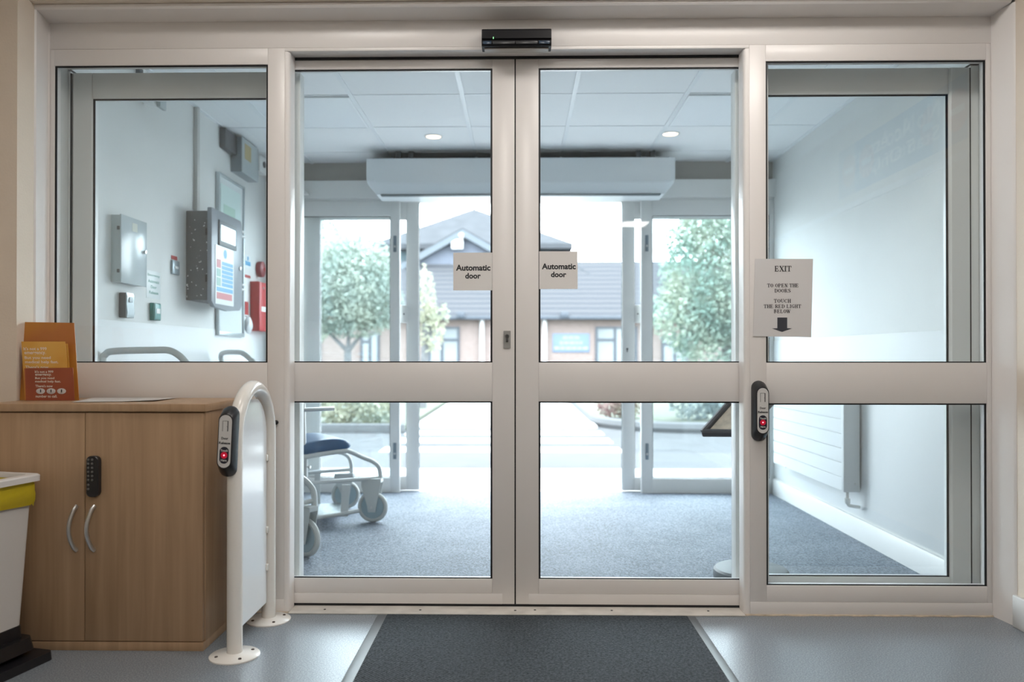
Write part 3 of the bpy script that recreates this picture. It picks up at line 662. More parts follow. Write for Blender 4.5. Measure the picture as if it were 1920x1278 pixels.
bm = B(); disc(bm, (LX + d + 0.006, (y0 + y1) / 2 - 0.04, z1 - hh * .12), (1, 0, 0), [(0.010, 0), (0.009, 0.006)], 14); obj('lock', bm, SATIN, t)
flat_sign('extinguisher_notice', 'small red notice with white mark below the red bell, left of alarm box', 459, 465, 565, 590, RED)
# folded white bag hanging below the notice
q = atX(463, 608, LX + 0.02); bm = B()
rings = []
for k in range(9):
    f = k / 8; z = q.z + 0.05 - f * 0.11; r = 0.012 + 0.02 * math.sin(f * math.pi) ; rings.append([(LX + 0.03 + r * .8 * math.cos(a), q.y + (r + 0.004 * math.sin(3 * a + k)) * 1.6 * math.sin(a), z) for a in [2 * math.pi * j / 16 for j in range(16)]])
ring_loft(bm, rings); tube(bm, [(LX, q.y, q.z + 0.06), (LX + 0.03, q.y, q.z + 0.05)], 0.004, 8)
obj('hanging_bag', bm, mat('clear_plastic_bag', (0.7, 0.72, 0.74), 0.25), label='small crumpled white plastic bag hanging left of the red alarm box', cat='bag')

# ================================================================== RADIATOR (right lobby wall)
RX = 1.845; rf = 1.755
yn = atX(1611, 840, RX).y - 0.02; yf = atX(1450, 800, rf).y; rz0, rz1 = atX(1577.5, 919, rf).z, 0.90
t = thing('radiator', 'long white low surface temperature radiator with louvred front on right lobby wall', 'radiator', (RX, (yn + yf) / 2, rz0))
RM = mat('white_radiator_enamel', (0.58, 0.60, 0.61), 0.45)
prof = [(rf, rz0)]
nl = 8; pit = (rz1 - rz0) / nl
for k in range(nl):
    z = rz0 + k * pit
    prof += [(rf, z + pit - 0.008), (rf + 0.006, z + pit - 0.007), (rf + 0.006, z + pit - 0.001), (rf, z + pit)]
prof += [(rf + 0.02, rz1 + 0.004), (RX - 0.006, rz1 + 0.004), (RX - 0.006, rz0)]
bm = B(); prism(bm, prof, 'y', yn + 0.035, yf); obj('front_panel', bm, RM, t)
obj('end_panel', bx(rf - 0.002, RX - 0.004, yn, yn + 0.034, rz0 - 0.004, rz1 + 0.006, 0.004), RM, t)
bm = B(); disc(bm, (rf + 0.06, yn, rz0 + 0.04), (0, -1, 0), [(0.006, 0), (0.006, 0.004)], 12); obj('lock', bm, SATIN, t)
bm = B(); tube(bm, smooth_path([(rf + 0.025, yn + 0.02, rz0), (rf + 0.025, yn + 0.02, rz0 - 0.05), (rf + 0.03, yn + 0.015, rz0 - 0.075), (rf + 0.06, yn + 0.01, rz0 - 0.082), (RX - 0.002, yn + 0.01, rz0 - 0.085)]), 0.009, 10)
vp = obj('valve_pipe', bm, WHITEPL, t)
bm = B(); disc(bm, (rf + 0.025, yn + 0.02, rz0 - 0.04), (0, 0, -1), [(0.016, 0), (0.016, 0.022), (0.011, 0.03)], 14); obj('valve_nut', bm, WHITEPL, vp)
bm = B(); tube(bm, [(rf + 0.05, yf - 0.10, rz0 + 0.004), (rf + 0.05, yf - 0.10, rz0 - 0.02), (RX, yf - 0.10, rz0 - 0.02)], 0.008, 10); obj('valve_pipe', bm, WHITEPL, t)

# ================================================================== DISPLAY STAND (right, just inside the lobby)
q = atZ(1408, 1064, 0.05)
t = thing('lectern_stand', 'free standing sign holder with round grey base and angled black frame', 'sign stand', (q.x, q.y, 0))
bm = B(); R_ = 0.163
disc(bm, (q.x, q.y, 0.004), (0, 0, 1), [(R_, 0), (R_ + 0.002, 0.01), (R_, 0.036), (R_ - 0.008, 0.045), (R_ - 0.03, 0.049), (0.02, 0.051)], 56)
obj('base', bm, mat('grey_stand_base', (0.13, 0.145, 0.155), 0.5), t)
bm = B(); tube(bm, [(q.x, q.y, 0.05), (q.x + 0.01, q.y, 0.80)], 0.016, 16); obj('pole', bm, SATIN, t)
a_ = atY(1319, 811, 3.72); d_ = atY(1395, 812, 3.60); b_ = atY(1417, 702, 3.80); c_ = b_ + (d_ - a_)
bm = B(); tube(bm, [a_, d_, c_, b_, a_], 0.019, 10); 
obj('frame', bm, mat('black_frame_plastic', (0.035, 0.04, 0.05), 0.35), t)
bm = B(); nrm = (d_ - a_).cross(b_ - a_).normalized() * 0.004
vs = [bm.verts.new(p + nrm * s) for s in (-1, 1) for p in (a_, d_, c_, b_)]
for f in ((0, 1, 2, 3), (7, 6, 5, 4), (0, 4, 5, 1), (1, 5, 6, 2), (2, 6, 7, 3), (3, 7, 4, 0)): bm.faces.new([vs[i] for i in f])
obj('board', bm, mat('scratched_brown_board', (0.58, 0.50, 0.40), 0.5, var=0.25, vscale=25), t)

# ================================================================== WHEELED TRANSPORT CHAIRS
def wheel(parent, c, axis, r=0.093):
    ax = Vector(axis).normalized(); c = Vector(c); bm = B(); n = 36
    u = ax.cross(Vector((0, 0, 1))).normalized(); v = Vector((0, 0, 1)); rings = []
    for j in range(n):
        a = 2 * math.pi * j / n; rad = u * math.cos(a) + v * math.sin(a)
        rings.append([c + rad * (r - 0.014 + 0.014 * math.cos(b)) + ax * 0.016 * math.sin(b) for b in [2 * math.pi * k / 10 for k in range(10)]])
    vr = [[bm.verts.new(p) for p in rg] for rg in rings]
    for j in range(n):
        for k in range(10): bm.faces.new((vr[j][k], vr[(j + 1) % n][k], vr[(j + 1) % n][(k + 1) % 10], vr[j][(k + 1) % 10]))
    w_ = obj('wheel', bm, TYRE, parent)
    bm = B(); disc(bm, c - ax * 0.012, ax, [(r - 0.024, 0), (r - 0.022, 0.006), (r - 0.034, 0.007), (r - 0.036, 0.004), (0.03, 0.004), (0.026, 0.0), (0.026, 0.024), (r - 0.036, 0.020), (r - 0.022, 0.018), (r - 0.024, 0.024)], 36)
    obj('hub', bm, HUB, w_)
def fork(parent, top, c, axis, w=0.075):
    """two pressed plates either side of the wheel and a bridge"""
    ax = Vector(axis).normalized(); side = ax.cross(Vector((0, 0, 1))).normalized(); c = Vector(c); top = Vector(top); bm = B()
    for s in (-1, 1):
        for_ = ax * 0.026 * s
        pts = [top + side * w * .8, top - side * w * .8, top - side * w * .8 - UZ * 0.02, c - side * 0.028 + UZ * 0.01, c - side * 0.022 - UZ * 0.028, c + side * 0.022 - UZ * 0.028, c + side * 0.030 + UZ * 0.01]
        rings = [[p + for_ - ax * 0.002 for p in pts], [p + for_ + ax * 0.002 for p in pts]]; ring_loft(bm, rings)
    pts = [top + side * w * .8 + ax * 0.028, top - side * w * .8 + ax * 0.028, top - side * w * .8 - ax * 0.028, top + side * w * .8 - ax * 0.028]
    ring_loft(bm, [pts, [p + UZ * 0.022 for p in pts]])
    f_ = obj('castor_fork', bm, CHAIRGREY, parent)
    bm = B(); disc(bm, c - ax * 0.034, ax, [(0.008, 0), (0.008, 0.068)], 12); obj('axle_bolt', bm, SATIN, f_)

t = thing('transport_chair', 'grey tubular wheeled chair with blue seat, rear one in the lobby', 'wheelchair', tuple(atZ(640, 960, 0.004)), group='wheeled transport chairs nested in the lobby')
N = lambda px, py, dy=0: atY(px, py, 4.78 - (700 - px) * 0.0020 + dy)
Fa = lambda px, py: atY(px, py, 5.20 - (648 - px) * 0.0020)
wz = 0.004 + 0.093
nw = N(699, 950); nw.z = wz; fw = Fa(648, 930); fw.z = wz
ax2 = Vector((0.10, 1, 0)); ax3 = Vector((-0.15, 1, 0))
wheel(t, nw, ax2); wheel(t, fw, ax3)
fork(t, N(698, 903), nw, ax2); fork(t, Fa(645, 893), fw, ax3)
def tb(nm, pts, r, m=CHAIRGREY, sm=True, par=None, flat=None):
    bm = B(); tube(bm, smooth_path(pts, 5) if sm else pts, r, 12, flat=flat); return obj(nm, bm, m, par or t)
tb('side_tube', [N(548, 862), N(572, 857), N(610, 850), N(640, 846), N(655, 846), N(680, 857), N(701, 866), N(711, 878), N(714, 900)], 0.0135)
tb('side_tube', [Fa(560, 848), Fa(600, 846), Fa(636, 848), Fa(652, 855), Fa(658, 868), Fa(659, 886)], 0.0125)
tb('lower_rail', [N(540, 911), N(590, 905), N(650, 900), N(714, 896)], 0.012)
tb('lower_rail', [Fa(545, 890), Fa(600, 884), Fa(660, 880)], 0.012)
tb('cross_tube', [N(592, 970), N(640, 963), N(672, 957)], 0.013, sm=False)
tb('cross_tube', [N(572, 906), Fa(556, 886)], 0.012, sm=False)
bm = B(); P = [N(641, 908), N(656, 908), N(652, 968), N(638, 968)]
ring_loft(bm, [[p for p in P], [p + Vector((0, 0.006, 0)) for p in P]]); obj('footrest_hanger', bm, CHAIRGREY, t)
bm = B(); P = [Fa(590, 884), Fa(600, 884), Fa(600, 950), Fa(590, 950)]
ring_loft(bm, [[p for p in P], [p + Vector((0, 0.006, 0)) for p in P]]); obj('footrest_hanger', bm, CHAIRGREY, t)
bm = B(); P = [N(590, 967), N(640, 963), Fa(640, 944), Fa(592, 946)]
ring_loft(bm, [[p for p in P], [p + UZ * 0.006 for p in P]]); obj('footplate', bm, mat('checker_plate', (0.45, 0.50, 0.52), 0.3, metal=0.7, var=0.4, vscale=60), t)
bm = B(); P = [Fa(628, 888), Fa(664, 888), Fa(664, 898), Fa(628, 898)]; ring_loft(bm, [P, [p + Vector((0, 0.05, 0)) for p in P]]); obj('castor_block', bm, CHAIRGREY, t)
# seat cushion
bm = B()
def cush(off):
    A1, A2 = N(552, 836), N(662, 824); 
    return A1, A2
seat_near = [N(545, 838), N(575, 830), N(610, 823), N(640, 822), N(656, 828), N(659, 838), N(640, 845), N(600, 848), N(548, 856)]
_c = smooth_path(seat_near + [seat_near[0]], 5)[:-1]; seat_near = _c
rings = []
for k, (f, sc_) in enumerate(((0, .80), (0.012, .92), (0.04, .985), (0.08, 1), (0.5, 1.03), (0.92, 1), (0.96, .985), (0.988, .92), (1, .80))):
    cen = sum(seat_near, Vector()) / len(seat_near)
    rings.append([cen + (p - cen) * sc_ + Vector((-0.23, 0.36, 0)) * f * 1.0 for p in seat_near])
ring_loft(bm, rings); obj('seat', bm, BLUEVINYL, t, sharp=60)
# back post, backrest, armrest, push bar
bm = B(); P = [N(561, 757), N(571.5, 757), N(573, 862), N(561, 862)]; ring_loft(bm, [P, [p + Vector((0, 0.02, 0)) for p in P]]); obj('back_post', bm, SATIN, t)
bm = B(); P = [N(540, 700), N(562, 700), N(563, 850), N(548, 850)]; ring_loft(bm, [[p + Vector((0, 0.05, 0)) for p in P], [p + Vector((-0.2, 0.40, 0)) for p in P]]); obj('backrest', bm, BLUEVINYL, t)
tb('armrest', [N(540, 768), N(565, 768), N(626, 766)], 0.011, SATIN, sm=False)
bm = B(); P = [N(552, 860), N(575, 860), N(575, 895), N(552, 895)]; ring_loft(bm, [P, [p + Vector((0, 0.03, 0)) for p in P]]); obj('pivot_plate', bm, CHAIRGREY, t)
bm = B(); c = N(578, 875); disc(bm, c, (1, -0.3, 0), [(0.004, -0.02), (0.004, 0.0), (0.009, 0.004), (0.009, 0.014)], 12); obj('clamp_screw', bm, SATIN, t)
pb = [atY(480, 690, 4.45), atY(470, 674, 4.47), atY(455, 662, 4.50), atY(440, 660, 4.6), atY(420, 661, 4.72), atY(414, 668, 4.76), atY(417, 690, 4.78)]
pb = [N(548, 860), atY(510, 800, 4.42)] + pb + [atY(425, 800, 4.78), atY(430, 870, 4.78)]
tb('push_bar', pb, 0.0145)

t = thing('transport_chair', 'grey tubular wheeled chair cut off by the doorway post, front one nearest the doors', 'wheelchair', tuple(atZ(540, 1045, 0.004)), group='wheeled transport chairs nested in the lobby')
t['label'] = 'nearer wheeled transport chair, only its castor wheel and curved tube show at the post'
N1 = lambda px, py: atY(px, py, 3.98 - (590 - px) * 0.0018)
c1 = N1(574, 1009); c1.z = wz + 0.003
ax1 = Vector((0.55, 0.83, 0)); wheel(t, c1, ax1, 0.096)
fork(t, N1(574, 956), c1, ax1, 0.07)
tb('side_tube', [N1(520, 880), N1(548, 888), N1(565, 895), N1(580, 908), N1(588, 922), N1(590, 950)], 0.0155)
tb('lower_rail', [N1(505, 955), N1(545, 946), N1(590, 938)], 0.012, sm=False)
# frame behind the mullion up to the push bar seen through the side pane
pb = [N1(520, 880), atY(440, 850, 3.56), atY(365, 700, 3.50), atY(352, 684, 3.50), atY(338, 668, 3.50), atY(318, 657, 3.50), atY(290, 656, 3.50), atY(215, 658, 3.50), atY(198, 664, 3.50), atY(192, 680, 3.50), atY(190, 760, 3.50), atY(225, 960, 3.55), N1(505, 955)]
tb('push_bar', pb, 0.0155)
c2 = atY(300, 1100, 3.60); c2.z = wz + 0.003; wheel(t, c2, (0.2, 1, 0), 0.096)
tb('castor_stem', [c2 + UZ * 0.0, c2 + UZ * 0.2], 0.012, sm=False); tb('rear_rail', [c2 + UZ * 0.2, N1(505, 955)], 0.012, sm=False)

# ================================================================== OUTDOORS
CONC = mat('pale_concrete_paving', (0.36, 0.36, 0.36), 0.85, var=0.08, vscale=2)
ASPH = mat('worn_asphalt', (0.066, 0.069, 0.073), 0.9, spec=0.1, var=0.12, vscale=5)
struct('ground', bx(-40, 40, 6.05, 80, -0.16, -0.06, 0), ASPH)
struct('ground_threshold', bx(-6, 6, 5.98, 7.15, -0.06, -0.004, 0), CONC)
struct('ground_pavement', bx(-20, 20, 7.15, 8.5, -0.06, -0.02, 0), mat('grey_paving', (0.078, 0.080, 0.084), 0.85, spec=0.1, var=0.06, vscale=4))
WP = mat('white_road_paint', (0.55, 0.55, 0.54), 0.7, var=0.06, vscale=6)
for k in range(4):
    y = 8.75 + k * 1.0
    if y > 11.2: break
    obj('crossing_stripe', bx(-1.55, 1.15, y, y + 0.5, -0.0595, -0.052, 0), WP, label=['white zebra crossing stripe nearest the doorway', 'second white zebra crossing stripe from the doorway', 'third white zebra crossing stripe, by the far kerb', ''][k], cat='road marking', group='zebra crossing stripes')
struct('ground_path', bx(-1.55, 1.15, 11.7, 27.9, -0.06, -0.02, 0), CONC)
KERB = mat('concrete_kerb', (0.060, 0.064, 0.068), 0.85)
SOIL = mat('bark_mulch', (0.14, 0.10, 0.08), 0.95, var=0.4, vscale=25)
bm = B(); box(bm, -20, -1.6, 11.0, 11.15, -0.08, 0.06, 0.01); struct('trim_12', bm, KERB)
bm = B(); pts = [(1.2, 27.8, 0.0), (1.2, 12.6, 0.0)] + [(1.2 + 1.3 * (1 - math.cos(a)), 12.6 - 1.5 * math.sin(a), 0.0) for a in [math.pi / 2 * i / 8 for i in range(1, 9)]] + [(20, 11.1, 0.0)]
tube(bm, pts, 0.09, 8); struct('trim_13', bm, KERB)
struct('ground_bed_left', bx(-20, -1.65, 11.15, 27.9, -0.06, 0.0, 0), mat('pale_grass', (0.08, 0.095, 0.07), 0.95, var=0.2, vscale=4))
struct('ground_bed_right', bx(1.3, 20, 12.4, 27.9, -0.06, 0.0, 0), MATS['pale_grass'])

def foliage(name, blobs, n, size, m, parent=None, **kw):
    verts = []; faces = []
    tot = sum(b[3] * b[4] * b[5] for b in blobs)
    for (cx, cy, cz, rx, ry, rz) in blobs:
        for _ in range(int(n * rx * ry * rz / tot)):
            while True:
                a = Vector((random.uniform(-1, 1), random.uniform(-1, 1), random.uniform(-1, 1)))
                if 0.15 < a.length < 1: break
            a *= (0.75 + 0.25 * random.random()) / max(a.length, 0.5) if random.random() < 0.5 else 1
            p = Vector((cx + a.x * rx, cy + a.y * ry, cz + a.z * rz))
            u = Vector((random.gauss(0, 1), random.gauss(0, 1), random.gauss(0, 1))).normalized(); v = u.orthogonal().normalized()
            s = size * random.uniform(0.6, 1.3); i = len(verts)
            verts += [p - u * s * .5, p + v * s * .28 + UZ * 0.1 * s, p + u * s * .5, p - v * s * .28]
            faces.append((i, i + 1, i + 2, i + 3))
    me = bpy.data.meshes.new(name)
    org = ORG.get(parent.name, Vector()) if parent else Vector(kw.pop('org', (0, 0, 0)))
    me.from_pydata([v - org for v in verts], [], faces); me.materials.append(m)
    o = bpy.data.objects.new(name, me); COL.objects.link(o)
    if parent: o.parent = parent
    else: o.location = org
    for k, v in kw.items(): o[k] = v
    return o
def leafmat(name, c1, c2):
    m = mat(name, c1, 0.6); n = m.node_tree; p = n.nodes['Principled BSDF']; tc = n.nodes['Texture Coordinate']
    no = n.nodes.new('ShaderNodeTexNoise'); no.inputs['Scale'].default_value = 1.8; no.inputs['Detail'].default_value = 3
    cr = n.nodes.new('ShaderNodeValToRGB'); e = cr.color_ramp.elements; e[0].position = .4; e[1].position = .62; e[0].color = (*c1, 1); e[1].color = (*c2, 1)
    n.links.new(tc.outputs['Object'], no.inputs['Vector']); n.links.new(no.outputs['Fac'], cr.inputs[0]); n.links.new(cr.outputs[0], p.inputs['Base Color'])
    tr = n.nodes.new('ShaderNodeBsdfTranslucent'); mx = n.nodes.new('ShaderNodeMixShader'); mx.inputs[0].default_value = 0.45
    out = n.nodes['Material Output']; n.links.new(cr.outputs[0], tr.inputs[0]); n.links.new(p.outputs[0], mx.inputs[1]); n.links.new(tr.outputs[0], mx.inputs[2]); n.links.new(mx.outputs[0], out.inputs[0])
    return m
LEAF1 = leafmat('pale_green_leaves', (0.20, 0.255, 0.23), (0.29, 0.33, 0.28))
LEAF2 = leafmat('yellow_green_leaves', (0.22, 0.25, 0.19), (0.32, 0.32, 0.24))
LEAF3 = leafmat('fresh_green_leaves', (0.16, 0.245, 0.21), (0.30, 0.34, 0.27))
BARK = mat('grey_bark', (0.09, 0.095, 0.10), 0.9, var=0.2, vscale=12)
def tree(label, base, trunk_pts, branches, blobs, n, size, m):
    t = thing('tree', label, 'tree', base)
    bm = B(); tube(bm, trunk_pts, [0.10, 0.08, 0.07, 0.05][:len(trunk_pts)], 10)
    tr = obj('trunk', bm, BARK, t)
    for b in branches:
        bm = B(); tube(bm, b, [0.045, 0.03, 0.015][:len(b)], 8); obj('branch', bm, BARK, t)
    foliage('foliage', blobs, n, size, m, t)
    return t
TX = -3.45; TY = 16.0
tree('small tree with forked trunk and pale round crown left of the outer doorway', (TX, TY, 0),
     [(TX, TY, 0), (TX, TY, 0.7), (TX, TY, 1.15)],
     [[(TX, TY, 1.1), (TX - 0.5, TY, 1.6), (TX - 0.8, TY + .1, 2.4)], [(TX, TY, 1.1), (TX + 0.4, TY, 1.6), (TX + 0.6, TY, 2.3)], [(TX, TY, 1.1), (TX, TY + .2, 1.9), (TX - .1, TY, 2.8)]],
     [(TX, TY, 2.45, 1.05, .9, .95), (TX - .7, TY, 2.1, .7, .7, .7), (TX + .5, TY, 2.1, .65, .6, .55), (TX + .1, TY, 3.0, .8, .6, .5), (TX + .1, TY, 1.7, .8, .6, .35)], 15000, 0.085, LEAF1)
tree('darker tree with open crown at the left edge of the outer glazing', (-5.1, 17.5, 0),
     [(-5.1, 17.5, 0), (-5.1, 17.5, 1.2), (-5.0, 17.5, 2.2)], [[(-5.05, 17.5, 1.5), (-4.6, 17.4, 2.3), (-4.4, 17.4, 3.0)]],
     [(-4.5, 17.5, 3.2, .8, .7, .9), (-4.9, 17.5, 2.3, .8, .8, .9), (-4.8, 17.5, 1.7, .7, .6, .5)], 7000, 0.10, LEAF3)
TX = 3.5; TY = 14.0
tree('large leafy tree filling the outer glazing right of the doorway', (TX, TY, 0),
     [(TX + .3, TY, 0), (TX + .25, TY, 0.6), (TX, TY, 1.6)], [[(TX + .1, TY, 1.2), (TX - .5, TY, 1.9), (TX - .7, TY, 2.6)], [(TX + .1, TY, 1.2), (TX + .7, TY, 2.0), (TX + .9, TY, 2.8)]],
     [(TX, TY, 2.4, 1.05, 1, 1.2), (TX - .45, TY, 1.75, .75, .8, .75), (TX + .6, TY, 1.9, .9, .9, .95), (TX + .2, TY, 3.3, .95, .9, .7), (TX - .35, TY, 3.1, .65, .7, .6), (TX - .2, TY, 1.15, .6, .6, .4)], 22000, 0.085, LEAF3)
tree('slim yellow leaved sapling beside the left edge of the open doorway', (-1.9, 15.5, 0),
     [(-1.9, 15.5, 0), (-1.85, 15.5, .8), (-1.8, 15.5, 1.8)], [[(-1.85, 15.5, 1.2), (-1.6, 15.5, 1.7), (-1.5, 15.5, 2.1)]],
     [(-1.85, 15.5, 2.2, .22, .3, .6), (-1.7, 15.5, 1.5, .25, .3, .5), (-1.6, 15.5, 1.8, .25, .25, .3)], 600, 0.12, LEAF2)
foliage('flowering_hedge', [(-2.2 - k * .55, 12.0, 0.32, .42, .35, .36) for k in range(6)], 5200, 0.09, LEAF2, org=(-3.4, 12, 0), label='low yellow green hedge behind the kerb, left of the crossing', category='hedge')
foliage('low_hedge', [(2.75 + k * .55, 12.6, 0.34, .42, .35, .38) for k in range(5)], 3600, 0.09, leafmat('blue_green_leaves', (0.15, 0.20, 0.205), (0.23, 0.265, 0.26)), org=(3.6, 12.6, 0), label='low blue green hedge behind the kerb, right of the crossing', category='hedge')
foliage('flower_shrub', [(1.55, 13.0, 0.34, .33, .35, .36), (1.75, 12.9, 0.3, .3, .3, .3)], 1100, 0.08, leafmat('pinkish_leaves', (0.20, 0.13, 0.125), (0.17, 0.17, 0.12)), org=(1.8, 13, 0), label='small shrub with pinkish flowers at the bend of the kerb', category='shrub')

# building across the road
BY = 28.0; S = BY / F
def bX(px): return atY(px, 600, BY).x
def bZ(py): return atY(970, py, BY).z
def brick_mat():
    m = mat('pink_brick', (0.5, 0.4, 0.35), 0.9); n = m.node_tree; p = n.nodes['Principled BSDF']; tc = n.nodes['Texture Coordinate']
    mp = n.nodes.new('ShaderNodeMapping'); mp.inputs['Rotation'].default_value = (math.radians(90), 0, 0)
    bt = n.nodes.new('ShaderNodeTexBrick'); bt.inputs['Scale'].default_value = 4.4
    bt.inputs['Color1'].default_value = (0.165, 0.125, 0.112, 1); bt.inputs['Color2'].default_value = (0.20, 0.155, 0.142, 1); bt.inputs['Mortar'].default_value = (0.17, 0.16, 0.16, 1)
    n.links.new(tc.outputs['Object'], mp.inputs[0]); n.links.new(mp.outputs[0], bt.inputs[0]); n.links.new(bt.outputs[0], p.inputs['Base Color']); return m
def tile_mat(name, c1, c2):
    m = mat(name, c1, 0.9, spec=0.05); n = m.node_tree; p = n.nodes['Principled BSDF']; tc = n.nodes['Texture Coordinate']
    wv = n.nodes.new('ShaderNodeTexWave'); wv.bands_direction = 'Z'; wv.inputs['Scale'].default_value = 1.6; wv.inputs['Distortion'].default_value = 0.6; wv.inputs['Detail'].default_value = 2
    cr = n.nodes.new('ShaderNodeValToRGB'); e = cr.color_ramp.elements; e[0].position = .15; e[1].position = .5; e[0].color = (*c1, 1); e[1].color = (*c2, 1)
    n.links.new(tc.outputs['Object'], wv.inputs[0]); n.links.new(wv.outputs[0], cr.inputs[0]); n.links.new(cr.outputs[0], p.inputs['Base Color']); return m
BR = brick_mat(); RT = tile_mat('grey_roof_tiles', (0.044, 0.048, 0.056), (0.064, 0.066, 0.071)); RT2 = mat('smooth_grey_slates', (0.056, 0.060, 0.066), 0.9, spec=0.05, var=0.1, vscale=2)
WHT = mat('white_upvc', (0.5, 0.51, 0.52), 0.4); DKF = mat('slate_blue_frame', (0.03, 0.04, 0.055), 0.4)
TEAL = mat('teal_render', (0.085, 0.13, 0.145), 0.7)
t = thing('building', 'single storey brick building with tiled roofs and white gable across the road', 'building', (0, BY, -0.06))
obj('brick_wall', bx(-13, 13, BY, BY + 0.4, -0.06, 2.35, 0), BR, t)
ez, ey = bZ(592) , BY - 0.4
def slab(bm, a, b, c, d, th=0.12):
    vs = [Vector(p) for p in (a, b, c, d)]; ring_loft(bm, [vs, [p - UZ * th for p in vs]])
bm = B(); slab(bm, (-13, ey, ez), (13, ey, ez), (13, 31.2, 4.72), (-13, 31.2, 4.72)); slab(bm, (-13, 31.2, 4.72), (13, 31.2, 4.72), (13, 34.4, 2.4), (-13, 34.4, 2.4))
rf_ = obj('low_roof', bm, RT, t)
bm = B(); tube(bm, [atY(1083, 500, 30.9), atY(1122, 530, 29.9), atY(1163, 560, 29.1)], 0.10, 8); obj('hip_tiles', bm, RT2, rf_)
bm = B(); box(bm, -13, 13, ey - 0.12, ey, ez - 0.15, ez - 0.02, 0.02); g_ = obj('gutter', bm, DKF, t)
for px in (866, 1057): bm = B(); box(bm, bX(px) - .14, bX(px) + .14, ey - .2, ey, ez - .1, ez + .12, 0.02); obj('gutter_outlet', bm, DKF, g_)
for px in (904, 1021): bm = B(); tube(bm, [(bX(px), BY - 0.12, -0.06), (bX(px), BY - 0.12, ez - .15)], 0.08, 12); obj('downpipe', bm, WHT, t)
def bwin(x0, x1, z0, z1, mull, trans, parent=t):
    bm = B(); fw_ = 0.085; y0, y1 = BY - 0.05, BY + 0.03
    box(bm, x0, x0 + fw_, y0, y1, z0, z1); box(bm, x1 - fw_, x1, y0, y1, z0, z1); box(bm, x0 + fw_, x1 - fw_, y0, y1, z1 - fw_, z1); box(bm, x0 + fw_, x1 - fw_, y0, y1, z0, z0 + fw_)
    box(bm, mull - .05, mull + .05, y0, y1, z0 + fw_, z1 - fw_); box(bm, *trans[:2], y0 + .002, y1, trans[2] - .05, trans[2] + .05)
    f = obj('window', bm, DKF, parent)
    obj('pane', bx(x0 + fw_, x1 - fw_, BY - 0.02, BY - 0.005, z0 + fw_, z1 - fw_, 0), mat('pale_blind_glass', (0.16, 0.18, 0.19), 0.15), f)
bwin(bX(803), bX(862), 0.0, bZ(612), bX(829), (bX(829), bX(860), bZ(637)))
bwin(bX(1116), bX(1195), 0.0, bZ(612), bX(1153), (bX(1118), bX(1153), bZ(637)))
bwin(bX(560), bX(603), 0.0, bZ(632), bX(598) - .3, (bX(562), bX(598), bZ(642)))
bwin(bX(676), bX(712), 0.0, bZ(622), bX(694), (bX(678), bX(694), bZ(640)))
bwin(bX(1240), bX(1290), 0.0, bZ(632), bX(1265), (bX(1242), bX(1262), bZ(645)))
# gable
GY = 31.0
g = lambda px, py, Y=GY: atY(px, py, Y)
A, L_, R2 = g(868, 437), g(749, 504), g(987, 504)
bm = B(); prism(bm, [(L_.x, L_.z), (R2.x, R2.z), (A.x, A.z)], 'y', GY, GY + 3); obj('gable', bm, mat('grey_hung_tiles', (0.085, 0.098, 0.125), 0.8, var=0.12, vscale=3), t)
bm = B(); 
for e_, s in ((L_, -1), (R2, 1)):
    d1_ = (e_ - A); p0_, p1_ = A, A + d1_ * 1.08
    ring_loft(bm, [[p0_ + Vector((0, -0.35, 0.10)), p1_ + Vector((0, -0.35, 0.10)), p1_ + Vector((0, -0.35, -0.16)), p0_ + Vector((0, -0.35, -0.16))], [p0_ + Vector((0, 0.0, 0.10)), p1_ + Vector((0, 0.0, 0.10)), p1_ + Vector((0, 0, -0.16)), p0_ + Vector((0, 0.0, -0.16))]])
obj('barge_board', bm, mat('pale_blue_board', (0.10, 0.115, 0.13), 0.8, spec=0.1), t)
bm = B()
for e_ in (L_, R2):
    d1_ = (e_ - A) * 1.1; slab(bm, A + Vector((0, -.3, .16)), A + d1_ + Vector((0, -.3, .16)), A + d1_ + Vector((0, 3.5, .16)), A + Vector((0, 3.5, .16)), .06)
obj('gable_roof', bm, RT2, t)
obj('white_fascia', bx(L_.x - .3, R2.x + .2, GY - 0.12, GY, L_.z - .28, L_.z + .02, 0.01), WHT, t)
wl = atY(858, 458, GY - .2); bm = B(); box(bm, wl.x - .24, wl.x + .22, GY - .35, GY, wl.z - .2, wl.z + .2, 0.06); disc(bm, (wl.x + .15, GY - .2, wl.z + .36), (0, 0, 1), [(0.05, -.17), (.16, -.1), (.18, 0), (.12, .12), (.03, .17)], 16)
obj('wall_lamp', bm, WHT, t)
# tower hip roof behind
bm = B(); hz = atY(887, 456, 34).z; ap = atY(889, 391, 38.2); xl, xr = atY(696, 456, 34).x, atY(1074, 456, 34).x
base = [(xl, 34, hz), (xr, 34, hz), (xr, 42.4, hz), (xl, 42.4, hz)]
vb = [bm.verts.new(p) for p in base]; vb2 = [bm.verts.new((p[0], p[1], hz - .22)) for p in base]; va = bm.verts.new(ap)
for i in range(4): bm.faces.new((vb[i], vb[(i + 1) % 4], va)); bm.faces.new((vb2[i], vb2[(i + 1) % 4], vb[(i + 1) % 4], vb[i]))
bm.faces.new(vb2[::-1]); obj('hip_roof', bm, RT2, t)
obj('upper_wall', bx(xl + .9, xr - .9, 34.9, 41.6, 0, hz - .21, 0), TEAL, t)
